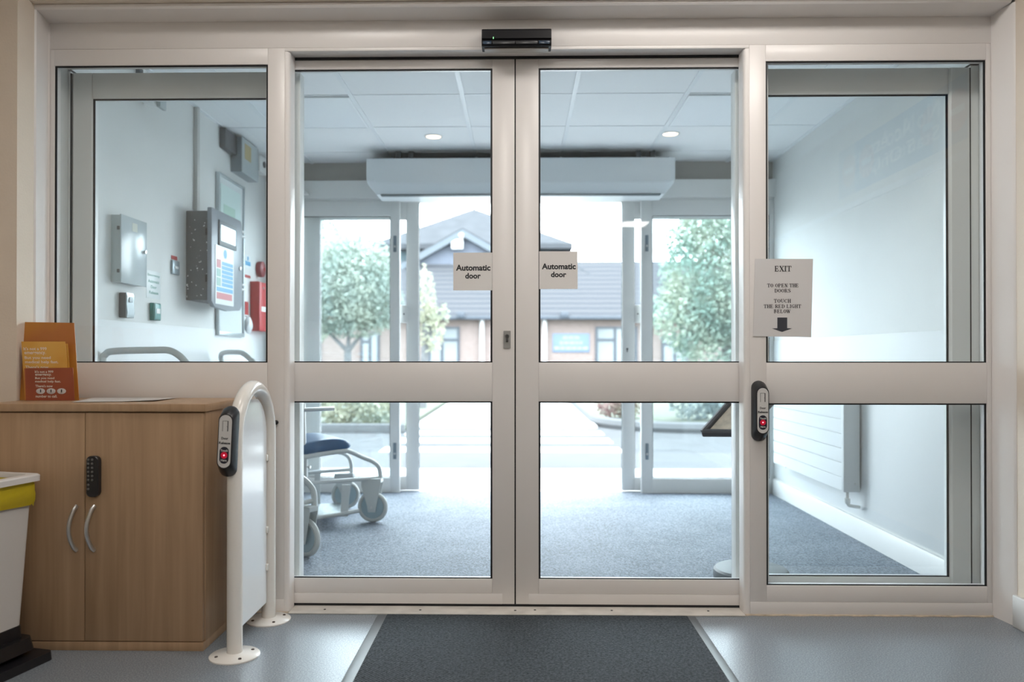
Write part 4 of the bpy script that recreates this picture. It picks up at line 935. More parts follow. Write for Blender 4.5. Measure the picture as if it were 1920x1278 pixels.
# blue sign on the brick wall
sx0, sx1, sz0, sz1 = bX(1036), bX(1105), bZ(660), bZ(625)
t2 = thing('blue_sign', 'blue sign board with three white lines on the brick wall across the road', 'sign', ((sx0 + sx1) / 2, BY, sz0))
obj('board', bx(sx0, sx1, BY - 0.04, BY, sz0, sz1, 0.005), mat('sign_blue', (0.085, 0.13, 0.20), 0.6), t2)
for wf, zf in ((.45, .78), (.62, .5), (.92, .22)):
    cx = (sx0 + sx1) / 2; hw = (sx1 - sx0) * wf / 2; z = sz0 + (sz1 - sz0) * zf; bm = B(); x = cx - hw; 
    while x < cx + hw - .03:
        l = random.uniform(.10, .2); box(bm, x, min(x + l, cx + hw), BY - 0.046, BY - 0.041, z - .055, z + .055); x += l + .035
    obj('white_line', bm, mat('sign_white', (0.16, 0.17, 0.175), .5), t2)

# ================================================================== DOOR ITEMS
# automatic door notices
def notice(x0, x1, y0p, y1p, lab, Y):
    A = atY(x0, y0p, Y); C = atY(x1, y1p, Y); W_, H_ = C.x - A.x, A.z - C.z
    t = thing('door_notice', lab, 'sign', (A.x, Y, C.z), group='automatic door notices')
    obj('card', bx(A.x, C.x, Y, Y + 0.0015, C.z, A.z, 0), PAPER, t)
    lettering([('Automatic', W_ * .885, None, W_ * .51, H_ * .60), ('door', W_ * .40, None, W_ * .505, H_ * .385)], (A.x, Y, C.z), UX, UZ, INK, t, bold=0.034)
notice(850, 923, 473.5, 544, 'square white notice reading Automatic door on left door leaf', 3.1785)
notice(1011, 1083, 471, 541.5, 'square white notice reading Automatic door on right door leaf', 3.1785)

# exit notice: printed serif capitals drawn as strokes
Yp = 3.0965
E1, E2, E3, E4 = atY(1416, 485, Yp), atY(1524.5, 485, Yp), atY(1521, 632, Yp), atY(1412, 630, Yp)
t = thing('exit_notice', 'laminated EXIT notice with arrow taped across the right mullion and pane', 'sign', tuple(E4))
bm = B(); ring_loft(bm, [[E1, E2, E3, E4], [p + Vector((0, 0.0015, 0)) for p in (E1, E2, E3, E4)]])
obj('sheet', bm, mat('laminated_paper', (0.70, 0.69, 0.69), 0.28), t)
GL = {  # thick and thin strokes: (x0,z0,x1,z1,w) in a unit cell, t = thick
 'E': [(.2, 0, .2, 1, 1), (.05, 1, .75, 1, 0), (.05, 0, .78, 0, 0), (.2, .5, .6, .5, 0), (.74, 1, .78, .8, 0), (.78, 0, .84, .24, 0), (.6, .38, .6, .62, 0)],
 'X': [(.12, 1, .82, 0, 1), (.84, 1, .12, 0, 0), (0, 1, .35, 1, 0), (.65, 1, .95, 1, 0), (0, 0, .3, 0, 0), (.62, 0, 1, 0, 0)],
 'I': [(.5, 0, .5, 1, 1), (.28, 1, .72, 1, 0), (.28, 0, .72, 0, 0)],
 'T': [(.5, 0, .5, 1, 1), (.05, 1, .95, 1, 0), (.3, 0, .7, 0, 0), (.05, 1, .04, .74, 0), (.95, 1, .96, .74, 0)],
 'O': [(.14, .5, .2, .8, 1), (.2, .8, .5, 1, 0), (.5, 1, .8, .8, 0), (.8, .8, .86, .5, 1), (.86, .5, .8, .2, 1), (.8, .2, .5, 0, 0), (.5, 0, .2, .2, 0), (.2, .2, .14, .5, 1)],
 'P': [(.22, 0, .22, 1, 1), (.05, 1, .55, 1, 0), (.55, 1, .78, .86, 0), (.78, .86, .78, .64, 1), (.78, .64, .55, .5, 0), (.55, .5, .22, .5, 0), (.05, 0, .42, 0, 0)],
 'N': [(.2, 0, .2, 1, 0), (.2, 1, .8, 0, 1), (.8, 0, .8, 1, 0), (.02, 1, .25, 1, 0), (.05, 0, .35, 0, 0), (.65, 1, .98, 1, 0)],
 'H': [(.2, 0, .2, 1, 1), (.8, 0, .8, 1, 1), (.2, .5, .8, .5, 0), (.03, 0, .38, 0, 0), (.03, 1, .38, 1, 0), (.62, 0, .97, 0, 0), (.62, 1, .97, 1, 0)],
 'D': [(.2, 0, .2, 1, 1), (.05, 1, .5, 1, 0), (.5, 1, .8, .8, 0), (.8, .8, .86, .5, 1), (.86, .5, .8, .2, 1), (.8, .2, .5, 0, 0), (.05, 0, .5, 0, 0)],
 'R': [(.2, 0, .2, 1, 1), (.05, 1, .55, 1, 0), (.55, 1, .75, .86, 0), (.75, .86, .75, .66, 1), (.75, .66, .55, .52, 0), (.55, .52, .2, .52, 0), (.5, .52, .82, 0, 1), (.75, 0, .98, 0, 0), (.03, 0, .38, 0, 0)],
 'S': [(.8, .95, .78, .75, 0), (.78, .85, .5, 1, 0), (.5, 1, .22, .85, 0), (.22, .85, .25, .65, 1), (.25, .65, .75, .38, 1), (.75, .38, .78, .16, 1), (.78, .16, .5, 0, 0), (.5, 0, .2, .14, 0), (.18, .26, .16, .02, 0)],
 'U': [(.2, 1, .2, .25, 1), (.2, .25, .48, 0, 0), (.48, 0, .8, .25, 0), (.8, .25, .8, 1, 0), (.03, 1, .38, 1, 0), (.65, 1, .96, 1, 0)],
 'C': [(.84, .98, .82, .72, 0), (.82, .85, .5, 1, 0), (.5, 1, .2, .8, 0), (.2, .8, .14, .5, 1), (.14, .5, .2, .2, 1), (.2, .2, .5, 0, 0), (.5, 0, .85, .2, 0)],
 'L': [(.2, 0, .2, 1, 1), (.03, 1, .4, 1, 0), (.03, 0, .8, 0, 0), (.8, 0, .84, .28, 0)],
 'G': [(.84, .98, .82, .74, 0), (.82, .86, .5, 1, 0), (.5, 1, .2, .8, 0), (.2, .8, .14, .5, 1), (.14, .5, .2, .2, 1), (.2, .2, .5, 0, 0), (.5, 0, .78, .12, 0), (.78, 0.05, .78, .42, 1), (.6, .42, .95, .42, 0)],
 'B': [(.2, 0, .2, 1, 1), (.05, 1, .55, 1, 0), (.55, 1, .75, .76, 1), (.75, .76, .55, .53, 0), (.2, .53, .55, .53, 0), (.55, .53, .82, .28, 1), (.82, .28, .55, 0, 0), (.05, 0, .55, 0, 0)],
 'W': [(.08, 1, .3, 0, 1), (.3, 0, .5, .9, 0), (.5, .9, .7, 0, 1), (.7, 0, .94, 1, 0), (0, 1, .22, 1, 0), (.8, 1, 1.02, 1, 0), (.38, 1, .58, 1, 0)]}
def serif(bm, text, x0, x1, zc, h, Y, slope=0.0):
    n = len(text); wid = [{'I': .5, ' ': .5, 'W': 1.25}.get(c, 1.0) for c in text]; k = (x1 - x0) / sum(wid); x = x0
    for c, wd in zip(text, wid):
        if c != ' ':
            cw = k * wd * 0.92; off = -0.28 if c == 'I' else 0; sc_x = k * 0.92 if c == 'I' else cw
            for (a, b, c2, d2, th) in GL[c]:
                p = Vector((x + (a + off) * sc_x, 0, zc + (b - .5) * h)); q = Vector((x + (c2 + off) * sc_x, 0, zc + (d2 - .5) * h)); dd = (q - p)
                if dd.length < 1e-6: continue
                dd.normalize(); nn = Vector((-dd.z, 0, dd.x)) * (h * (0.105 if th else 0.05)); dd *= h * 0.03
                z = Vector((0, Y, 0)); bm.faces.new([bm.verts.new(v + z) for v in (p - dd - nn, q + dd - nn, q + dd + nn, p - dd + nn)])
        x += k * wd
bm = B(); Yt = Yp - 0.0005
for s, a, b, y, h in (('EXIT', 1452.5, 1484.5, 503.5, 9.5), ('TO OPEN THE', 1438.5, 1498, 535, 6.4), ('DOORS', 1452.5, 1483.5, 544.7, 6.4), ('TOUCH', 1451, 1483.5, 564, 6.4), ('THE RED LIGHT', 1432, 1502.5, 574, 6.2), ('BELOW', 1451, 1482.5, 583.3, 6.2)):
    p = atY(a, y, Yt); q = atY(b, y, Yt); serif(bm, s, p.x, q.x, p.z, h * Yt / F, Yt)
obj('lettering', bm, mat('dark_print', (0.02, 0.02, 0.025), 0.5), t)
bm = B(); P = [(1457.5, 595), (1476, 595), (1476, 615), (1485, 615.5), (1466.5, 622), (1447.5, 615.5), (1457.5, 615)]
P = [atY(a, b, Yt) for a, b in P]; ring_loft(bm, [P, [p + Vector((0, 0.0003, 0)) for p in P]]); obj('arrow', bm, mat('dark_arrow', (0.05, 0.055, 0.07), 0.4), t)
for (a, b, c, d) in ((1414, 486, 1426, 480), (1500, 484, 1526, 500), (1440, 580, 1504, 596)):
    A = atY(a, b, Yt - 0.0004); C = atY(c, d, Yt - 0.0004)
# sensor over the doors
A = atY(903, 52, 3.035); C = atY(1034, 84, 3.035)
t = thing('motion_sensor', 'black automatic door motion sensor on the header above the doors', 'sensor', ((A.x + C.x) / 2, Y0, C.z))
bm = B(); hh = A.z - C.z
sec_ = [(Y0, C.z - 0.001), (3.045, C.z), (3.035, C.z + 0.008), (3.037, C.z + hh * .28), (3.045, C.z + hh * .36), (3.038, C.z + hh * .42), (3.040, A.z - 0.008), (3.048, A.z), (Y0, A.z + 0.004)]
xs = [(A.x, .97), (A.x + 0.004, 1), (C.x - 0.004, 1), (C.x, .97)]
cyy, czz = 3.07, (A.z + C.z) / 2
ring_loft(bm, [[(x, Y0 if y == Y0 else cyy + (y - cyy) * s, czz + (z - czz) * s) for y, z in sec_] for x, s in xs])
obj('housing', bm, mat('glossy_black_plastic', (0.008, 0.008, 0.010), 0.45, spec=0.25), t)
wd = C.x - A.x
for i, (a, b, m_) in enumerate(((.02, .14, 'b'), (.16, .475, 'g'), (.49, .80, 'g'), (.82, .975, 'b'))):
    obj('lens_window', bx(A.x + wd * a, A.x + wd * b, 3.0335, 3.036, C.z + hh * .07, C.z + hh * .24, 0.0005), mat('smoked_lens', (0.03, 0.03, 0.032), 0.3) if m_ == 'g' else mat('blue_smoked_lens', (0.03, 0.055, 0.09), 0.25), t)
q = atY(925, 71, 3.037); obj('status_light', bx(q.x - 0.0012, q.x + 0.0012, 3.0335, 3.040, q.z - 0.0025, q.z + 0.0025, 0), mat('green_led', (0.2, 0.9, 0.3), 0.4, emit=((0.25, 1.0, 0.3), 2.5)), t)
obj('rain_cover', bx(A.x + 0.01, C.x - 0.01, 3.06, Y0, C.z - 0.006, C.z - 0.001, 0.001), mat('grey_cover', (0.45, 0.43, 0.40), 0.4), t)

# door release pads
def release(label, cx, Y, z0, z1, w_, roll, skew):
    t = thing('door_release_pad', label, 'door release', (cx, Y, (z0 + z1) / 2), group='touch to open door release pads', local=True)
    t.rotation_euler = (0, roll, 0)
    h = z1 - z0; D = 0.042
    back = stadium(w_, h, 10); fz = -0.0 ; front = stadium(w_ * .84, h * .765, 10, skew, 0.004)
    mid = stadium(w_, h * .985, 10, skew * .2, 0.0)
    bm = B(); ring_loft(bm, [[(x, 0, z) for x, z in back], [(x, -0.012, z) for x, z in mid], [(x, -D + .003, z) for x, z in stadium(w_ * .90, h * .79, 10, skew * .9, .004)], [(x, -D, z) for x, z in front]])
    obj('housing', bm, BLACK, t, world=False)
    bm = B(); pl = stadium(w_ * .74, h * .735, 10, skew, 0.004); ring_loft(bm, [[(x, -D + .0005, z) for x, z in pl], [(x, -D - .0012, z) for x, z in pl]])
    fp = obj('face_plate', bm, mat('white_face_plate', (0.66, 0.65, 0.64), 0.35), t, world=False)
    y = -D - .0018; bm = B(); zc = h * .225; s = w_ * .17; th = .0012
    for a, b, c, d in ((-s, s, zc + .017, zc + .017 + th), (-s, -s + th, zc - .016, zc + .017), (s - 2.2 * th, s, zc - .016, zc + .017)): box(bm, skew + a, skew + b, y, y + .0012, c, d)
    box(bm, skew + s * .45, skew + s * .7, y, y + .0012, zc - .001, zc)
    obj('door_symbol', bm, INK, fp, world=False)
    bm = B(); zl = -h * .175; ov = stadium(w_ * .54, h * .235, 10, skew, zl); ring_loft(bm, [[(x, -D - .001, z) for x, z in ov], [(x, y - .0004, z) for x, z in ov]])
    tp = obj('touch_pad', bm, mat('black_touch_pad', (0.012, 0.014, 0.03), 0.3), fp, world=False)
    bm = B(); disc(bm, (skew, y - .0002, zl), (0, -1, 0), [(.0026, 0), (.0026, .001), (.001, .0016)], 16); obj('red_light', bm, mat('red_led', (1, .1, .1), .4, emit=((1.0, 0.16, 0.2), 5.0)), tp, world=False)
    bm = B(); disc(bm, (skew, y + .0001, zl), (0, -1, 0), [(w_ * .2, 0), (w_ * .2, .0006)], 20); obj('red_lens', bm, mat('red_lens_glow', (0.25, .01, .02), .3, emit=((0.5, 0.0, 0.03), 0.5)), tp, world=False)
    ORG[fp.name] = Vector(); ORG[tp.name] = Vector()
    lettering([('Door', w_ * .40, h * .035, skew, h * .06), ('Release', w_ * .66, h * .035, skew, h * -.005)], (0, y, 0), UX, UZ, INK, fp, bold=0.03)
    lettering([('Touch', w_ * .42, h * .03, skew, zl + h * .066), ('Here', w_ * .34, h * .03, skew, zl - h * .07)], (0, y - .0006, 0), UX, UZ, WHITEPL, tp, bold=0.02)
    bm = B(); disc(bm, (skew * .2, -0.022, -h * .425), (0, -1, -.35), [(.0035, 0), (.003, .003)], 10); obj('screw', bm, DARKBOX, t, world=False)
a = atY(1422, 770, Y0 - 0.001); hpx = 113 * Y0 / F
release('black door release pad with red light on the right mullion below EXIT notice', a.x, Y0 - 0.001, a.z - hpx / 2, a.z + hpx / 2, 0.056, 0.0, 0.004)
a = atY(431, 827, 2.624); hpx = 134 * 2.62 / F
release('black door release pad with red light on front leg of the white hoop barrier', a.x, 2.626, a.z - hpx / 2, a.z + hpx / 2, 0.056, math.radians(2.5), -0.002)
# door stop knob and scuffs on the left mullion
a = atY(519.5, 791, Y0); bm = B(); disc(bm, (a.x, Y0, a.z), (0, -1, 0), [(.006, 0), (.006, .008), (.009, .010), (.009, .016), (.006, .018)], 18)
obj('bumper_knob', bm, BLACK, label='small black rubber knob on the left mullion behind the hoop', cat='knob')

# ================================================================== HOOP BARRIER
hx = -0.950; ya_, yb_ = 2.651, 3.012; r_ = 0.0255; Rc = (yb_ - ya_) / 2; zc_ = 0.915 - r_ - Rc
t = thing('hoop_barrier', 'white tubular hoop barrier with white infill panel beside the left door', 'barrier', (hx, (ya_ + yb_) / 2, 0))
pts = [(hx, ya_, 0.004), (hx, ya_, zc_ * .5), (hx, ya_, zc_)] + [(hx, ya_ + Rc - Rc * math.cos(a), zc_ + Rc * math.sin(a)) for a in [math.pi * i / 20 for i in range(1, 20)]] + [(hx, yb_, zc_), (hx, yb_, zc_ * .5), (hx, yb_, 0.004)]
bm = B(); tube(bm, pts, r_, 24); obj('hoop_tube', bm, WHITEGLOSS, t, sharp=60)
for y in (ya_, yb_):
    bm = B(); disc(bm, (hx, y, 0.0), (0, 0, 1), [(0.082, 0), (0.082, 0.004), (0.078, 0.007), (0.035, 0.011), (0.0265, 0.014)], 48); f = obj('floor_flange', bm, WHITEGLOSS, t)
    for k in range(4):
        a = math.radians(35 + 90 * k); bm = B(); disc(bm, (hx + .06 * math.cos(a), y + .06 * math.sin(a), 0.008), (0, 0, 1), [(0.006, 0), (0.005, 0.003), (0.002, 0.002)], 12); obj('screw', bm, mat('rusty_screw', (0.08, 0.06, 0.05), 0.5, metal=0.6), f)
pp = [(ya_ + r_ + .012, 0.078), (yb_ - r_ - .012, 0.078)]; ri = Rc - r_ - .012; zt_ = zc_ + 0.138; am = math.asin((zt_ - zc_) / ri)
pp += [(ya_ + Rc + ri * math.cos(a), zc_ + ri * math.sin(a)) for a in [am * i / 8 for i in range(9)]] + [(ya_ + Rc - ri * math.cos(a), zc_ + ri * math.sin(a)) for a in [am * (8 - i) / 8 for i in range(9)]]
bm = B(); prism(bm, pp, 'x', hx - 0.003, hx + 0.003); obj('infill_panel', bm, WHITEPANEL, t)
for z in (0.21, 0.35, 0.62, 0.82):
    for y in (ya_ + r_, yb_ - r_ - .018):
        obj('panel_clip', bx(hx - .006, hx + .008, y - .001, y + .018, z - .012, z + .012, .002), WHITEGLOSS, t)

# ================================================================== CABINET
def wood_mat():
    m = mat('beech_laminate', (0.42, 0.27, 0.155), 0.42); n = m.node_tree; p = n.nodes['Principled BSDF']; tc = n.nodes['Texture Coordinate']
    mp = n.nodes.new('ShaderNodeMapping'); mp.inputs['Scale'].default_value = (38, 38, 1.6)
    no = n.nodes.new('ShaderNodeTexNoise'); no.inputs['Scale'].default_value = 1.0; no.inputs['Detail'].default_value = 5; no.inputs['Distortion'].default_value = 0.6
    cr = n.nodes.new('ShaderNodeValToRGB'); e = cr.color_ramp.elements; e[0].position = .3; e[1].position = .72; e[0].color = (0.37, 0.235, 0.135, 1); e[1].color = (0.47, 0.31, 0.185, 1)
    n.links.new(tc.outputs['Object'], mp.inputs[0]); n.links.new(mp.outputs[0], no.inputs['Vector']); n.links.new(no.outputs['Fac'], cr.inputs[0]); n.links.new(cr.outputs[0], p.inputs['Base Color']); return m
WOOD = wood_mat(); EDGE = mat('dark_gap', (0.03, 0.02, 0.015), 0.8)
cx0, cx1, cf, cb = -1.828, -1.071, 2.690, 3.085
split = atY(159.5, 900, cf).x
t = thing('storage_cabinet', 'low beech laminate cabinet with two doors against the left side screen', 'cabinet', ((cx0 + cx1) / 2, (cf + cb) / 2, 0))
ct = atY(200, 757, cf - .005).z
obj('worktop', bx(cx0 - .004, cx1 + .006, cf - .006, cb, ct - .026, ct, .0015), WOOD, t)
obj('body', bx(cx0, cx1, cf + .019, cb, 0.03, ct - .027, .001), WOOD, t)
obj('plinth', bx(cx0, cx1, cf, cb, 0.0, 0.0295, .001), WOOD, t)
zd0, zd1 = 0.033, ct - 0.031
def handle(parent, x, za, zb):
    bm = B(); pts = []; n = 14
    for i in range(n + 1):
        f = i / n; pts.append((x - 0.011 * math.sin(math.pi * f) , cf - .004 - .026 * math.sin(math.pi * f) ** .7 if 0 < f < 1 else cf, za + (zb - za) * f))
    tube(bm, pts, 0.0062, 10, flat=1.3); obj('handle', bm, SATIN, parent)
ha, hb = atY(150, 1031, cf).z, atY(150, 948, cf).z
dl = obj('door', bx(cx0 + .002, split - .0012, cf, cf + .018, zd0, zd1, .0008), WOOD, t)
dr_ = obj('door', bx(split + .0012, cx1 - .003, cf, cf + .018, zd0, zd1, .0008), WOOD, t)
handle(dl, atY(144, 990, cf).x, ha, hb); handle(dr_, atY(177, 990, cf).x, ha, hb)
# coded lock
A = atY(161, 854.5, cf - .02); C = atY(184, 932, cf - .02)
bm = B(); w2 = C.x - A.x; cxk = (A.x + C.x) / 2; czk = (A.z + C.z) / 2
sf = rrect(A.x, C.x, C.z, A.z, .017); sb = rrect(A.x + .001, C.x - .0, C.z + .001, A.z - .001, .017)
ring_loft(bm, [[(x, cf, z) for x, z in sb], [(x, cf - .018, z) for x, z in sf], [(cxk + (x - cxk) * .9, cf - .021, czk + (z - czk) * .97) for x, z in sf]])
kp = obj('keypad_lock', bm, BLACK, dr_)
pitch_ = 7.6 * cf / F
for r in range(8):
    for c in range(2):
        if r >= 6 and c == 1: continue
        z = atY(170, 861.5, cf - .021).z - r * pitch_ - (0.003 if r >= 6 else 0); x = atY(165.6 + 7.2 * c, 861, cf - .021).x
        bm = B(); disc(bm, (x, cf - .0208, z), (0, -1, 0), [(.0042, 0), (.0042, .0016), (.0028, .0024)], 14); obj('button', bm, mat('button_grey', (0.16, 0.16, 0.16), 0.35, metal=.4), kp)

# paper sheets on the worktop
P = [atZ(135, 754, ct + .001), atZ(290, 752, ct + .001), atZ(333, 746, ct + .001), atZ(175, 746, ct + .001)]
bm = B(); n = 10; top = []
for j in range(5):
    row = []
    for i in range(n + 1):
        f, g2 = i / n, j / 4; p = (P[0] * (1 - f) + P[1] * f) * (1 - g2) + (P[3] * (1 - f) + P[2] * f) * g2
        p = p + UZ * (0.0015 + 0.004 * max(0, f - .6) * (1 - g2) * 2); p.y = min(p.y, 3.07); row.append(bm.verts.new(p))
    top.append(row)
for j in range(4):
    for i in range(n): bm.faces.new((top[j][i], top[j][i + 1], top[j + 1][i + 1], top[j + 1][i]))
low = {}
for f in list(bm.faces):
    for v in f.verts:
        if v not in low: low[v] = bm.verts.new(v.co - UZ * 0.0008)
for f in list(bm.faces): bm.faces.new([low[v] for v in reversed(f.verts)])
for e in [e for e in bm.edges if len(e.link_faces) == 1 and e.verts[0] in low and e.verts[1] in low]:
    a, b = e.verts; bm.faces.new((a, b, low[b], low[a]))
obj('paper_sheet', bm, mat('grey_white_paper', (0.60, 0.57, 0.54), 0.6), label='loose printed paper sheet lying on the cabinet worktop', cat='paper')

# leaflet dispenser
def orange_mat(name, c1, c2):
    m = mat(name, c1, 0.35); n = m.node_tree; p = n.nodes['Principled BSDF']; tc = n.nodes['Texture Coordinate']
    gr = n.nodes.new('ShaderNodeTexNoise'); gr.inputs['Scale'].default_value = 6
    cr = n.nodes.new('ShaderNodeValToRGB'); e = cr.color_ramp.elements; e[0].position = .38; e[1].position = .62; e[0].color = (*c1, 1); e[1].color = (*c2, 1)
    n.links.new(tc.outputs['Object'], gr.inputs[0]); n.links.new(gr.outputs['Fac'], cr.inputs[0]); n.links.new(cr.outputs[0], p.inputs['Base Color']); return m
OR1 = orange_mat('orange_card', (0.46, 0.16, 0.035), (0.52, 0.22, 0.03)); OR2 = orange_mat('yellow_orange_leaflet', (0.66, 0.32, 0.04), (0.74, 0.42, 0.09)); OR3 = orange_mat('red_orange_card', (0.30, 0.065, 0.028), (0.36, 0.085, 0.03))
LET = mat('cream_print', (0.80, 0.72, 0.62), 0.5)
yf_ = 2.885
t = thing('leaflet_dispenser', 'orange card leaflet dispenser standing on the left of the cabinet top', 'leaflet holder', tuple(atZ(90, 752, ct)))
def quad_card(nm, pts, m, par=t, th=.002):
    bm = B(); ring_loft(bm, [list(pts), [p + Vector((0, th, 0)) for p in pts]]); return obj(nm, bm, m, par)
yb2 = 2.905
q = [atY(20, 603, yb2 + .03), atY(139, 605, yb2 + .03), atY(148, 747, yb2), atY(28, 750, yb2)]
for p in q[2:]: p.z = max(p.z, ct + .0005)
q[2].z = q[3].z = ct + 0.0005
quad_card('back_card', q, OR1)
f0, f1, f2, f3 = atY(47, 690, yf_), atY(136.5, 689, yf_), atY(139.5, 749, yf_), atY(48.5, 753, yf_)
f2.z = f3.z = ct + .0008
bp_ = obj
pk = quad_card('front_pocket', [f0, f1, f2, f3], OR3)
quad_card('pocket_side', [f0 + Vector((-.004, .0, 0)), f0, f3, f3 + Vector((-.004, 0, 0))], OR1, th=.018)
def on(px, py, Y): return atY(px, py, Y)
def px_text(lines, Y, m, par, bold):
    ls = []
    for s, a, b, y, h in lines:
        p = atY(a, y, Y); r = atY(b, y, Y); ls.append((s, r.x - p.x, h * Y / F, (p.x + r.x) / 2, p.z))
    return lettering(ls, (0, Y, 0), UX, UZ, m, par, bold=bold)
px_text([("It's not a 999", 65.5, 100, 696.5, 4.6), ('emergency.', 66, 96.5, 703, 5.2), ('But you need', 66, 102, 709, 5.2), ('medical help fast.', 66, 114, 715.2, 5.2), ("There's now", 66.5, 99, 723.3, 4.8), ('number to call.', 67, 107.5, 742.5, 5.0)], yf_ - .0006, LET, pk, .02)
for px in (76.2, 95.8, 115.4):
    c = atY(px, 733, yf_); bm = B(); disc(bm, c, (0, -1, 0), [(1, 0), (1, .0006), (.9, .001)], 28)
    for v in bm.verts: v.co.x = c.x + (v.co.x - c.x) * .0165; v.co.z = c.z + (v.co.z - c.z) * .0105
    b_o = obj('number_button', bm, mat('pale_button', (0.62, 0.60, 0.60), 0.4), pk)
    px_text([('1', px - 1, px + 1, 732.5, 5.5)], yf_ - .0014, INK, b_o, .02)
# leaflets in the pocket
def leaflet(lab, pts, Y0_, Y1_, dz, withtext):
    A_, B_, C_, D_ = atY(*pts[0], Y1_), atY(*pts[1], Y1_), atY(*pts[2], Y0_), atY(*pts[3], Y0_)
    tt = thing('leaflet', lab, 'leaflet', tuple(D_), group='leaflets in the orange dispenser')
    bm = B(); ring_loft(bm, [[A_, B_, C_, D_], [p + Vector((0, .0012, 0)) for p in (A_, B_, C_, D_)]]); lf = obj('sheet', bm, OR2, tt)
    if withtext:
        bm = B(); o = D_; u = (C_ - D_).normalized(); v = (A_ - D_).normalized(); W_ = (C_ - D_).length; k = (A_ - D_).length
        x_ = lambda px: (px - 43) / 82 * W_
        y_ = lambda py: k - (py - 640) / (pts[3][1] - 640) * k
        ls = []
        for s, a, b, py, h in (("It's not a 999", 46.5, 88.5, 653.5, 6.2), ('emergency.', 47.5, 86.5, 662.5, 6.8), ('But you need', 47.5, 95, 671, 6.8), ('medical help fast.', 48, 108, 679, 6.8), ("There's now", 48, 90, 688, 6.0)):
            ls.append((s, x_(b) - x_(a), h * 2.88 / F, (x_(a) + x_(b)) / 2, y_(py)))
        lettering(ls, o - Vector((0, .0008, 0)), u, v, LET, tt, bold=.02)
leaflet('yellow orange leaflet tucked behind the front one in the dispenser', [(60, 640), (127, 644), (133, 742), (66, 742)], 2.895, 2.906, 0, False)
leaflet('front yellow orange leaflet with cream lettering in the dispenser', [(40, 640), (122, 640), (131, 742), (46, 742)], 2.889, 2.896, 0, True)

# ================================================================== WASTE BIN
th_ = math.radians(-13)
q = atZ(60, 1236, 0.0)
t = thing('waste_bin', 'white pedal bin with yellow liner and black base at lower left', 'bin', (q.x + .018, 2.60, 0), rotz=th_, local=True)
def tap(bm, x0, x1, y0, y1, z0, X0, X1, Y0_, Y1_, z1, r=.02):
    ring_loft(bm, [[(x, y, z0) for x, y in rrect(x0, x1, y0, y1, r)], [(x, y, z1) for x, y in rrect(X0, X1, Y0_, Y1_, r)]])
bm = B(); tap(bm, -0.250, -.030, -0.350, -.025, .125, -0.280, -.005, -0.380, -.005, .585); obj('body', bm, mat('white_bin_plastic', (0.62, 0.60, 0.58), 0.45), t, world=False)
bm = B(); rings = []
for k, (z, o_) in enumerate(((.515, .006), (.53, .009), (.55, .010), (.57, .009), (.60, .006))):
    rr = rrect(-0.280 - o_, -.006 + o_, -0.380 - o_, -.006 + o_, .025, 8)
    rings.append([(x + .002 * math.sin(i * 2.1 + k), y + .002 * math.cos(i * 1.7 + k), z + (.007 * math.sin(i * 1.3) if k == 0 else 0)) for i, (x, y) in enumerate(rr)])
ring_loft(bm, rings, cap=False)
rr = rrect(-0.270, -.02, -0.370, -.02, .02, 8); rr0 = rrect(-0.265, -.025, -0.360, -.025, .02, 8)
ring_loft(bm, [[(x, y, .60) for x, y in rr], [(x, y, .50) for x, y in rr0]], cap=False)
obj('yellow_liner', bm, mat('yellow_plastic_bag', (0.55, 0.43, 0.02), 0.35, bump=.4, bscale=25), t, world=False, sharp=80)
bm = B(); ro = rrect(-0.300, .014, -0.400, .014, .025, 6); ri_ = rrect(-0.272, -.016, -0.372, -.016, .02, 6)
ring_loft(bm, [[(x, y, .592) for x, y in ri_], [(x, y, .592) for x, y in ro], [(x, y, .610) for x, y in ro], [(x, y, .614) for x, y in rrect(-0.296, .010, -0.396, .010, .025, 6)], [(x, y, .614) for x, y in ri_], [(x, y, .592) for x, y in ri_]], cap=False)
obj('rim', bm, mat('white_bin_rim', (0.74, 0.73, 0.72), 0.35), t, world=False)
bm = B(); tap(bm, -0.260, -.022, -0.360, -.02, .02, -0.255, -.027, -0.355, -.024, .124); bs = obj('base', bm, BLACK, t, world=False)
bm = B(); tap(bm, -0.290, .008, -0.400, .0, .045, -0.280, .000, -0.390, -.006, .085, .03); obj('base_ring', bm, mat('black_plastic_satin', (0.015, 0.015, 0.017), 0.25), t, world=False)
bm = B(); tap(bm, -0.265, .045, -0.440, .03, .0, -0.265, .043, -0.438, .028, .028, .02); obj('pedal_plate', bm, BLACK, t, world=False)

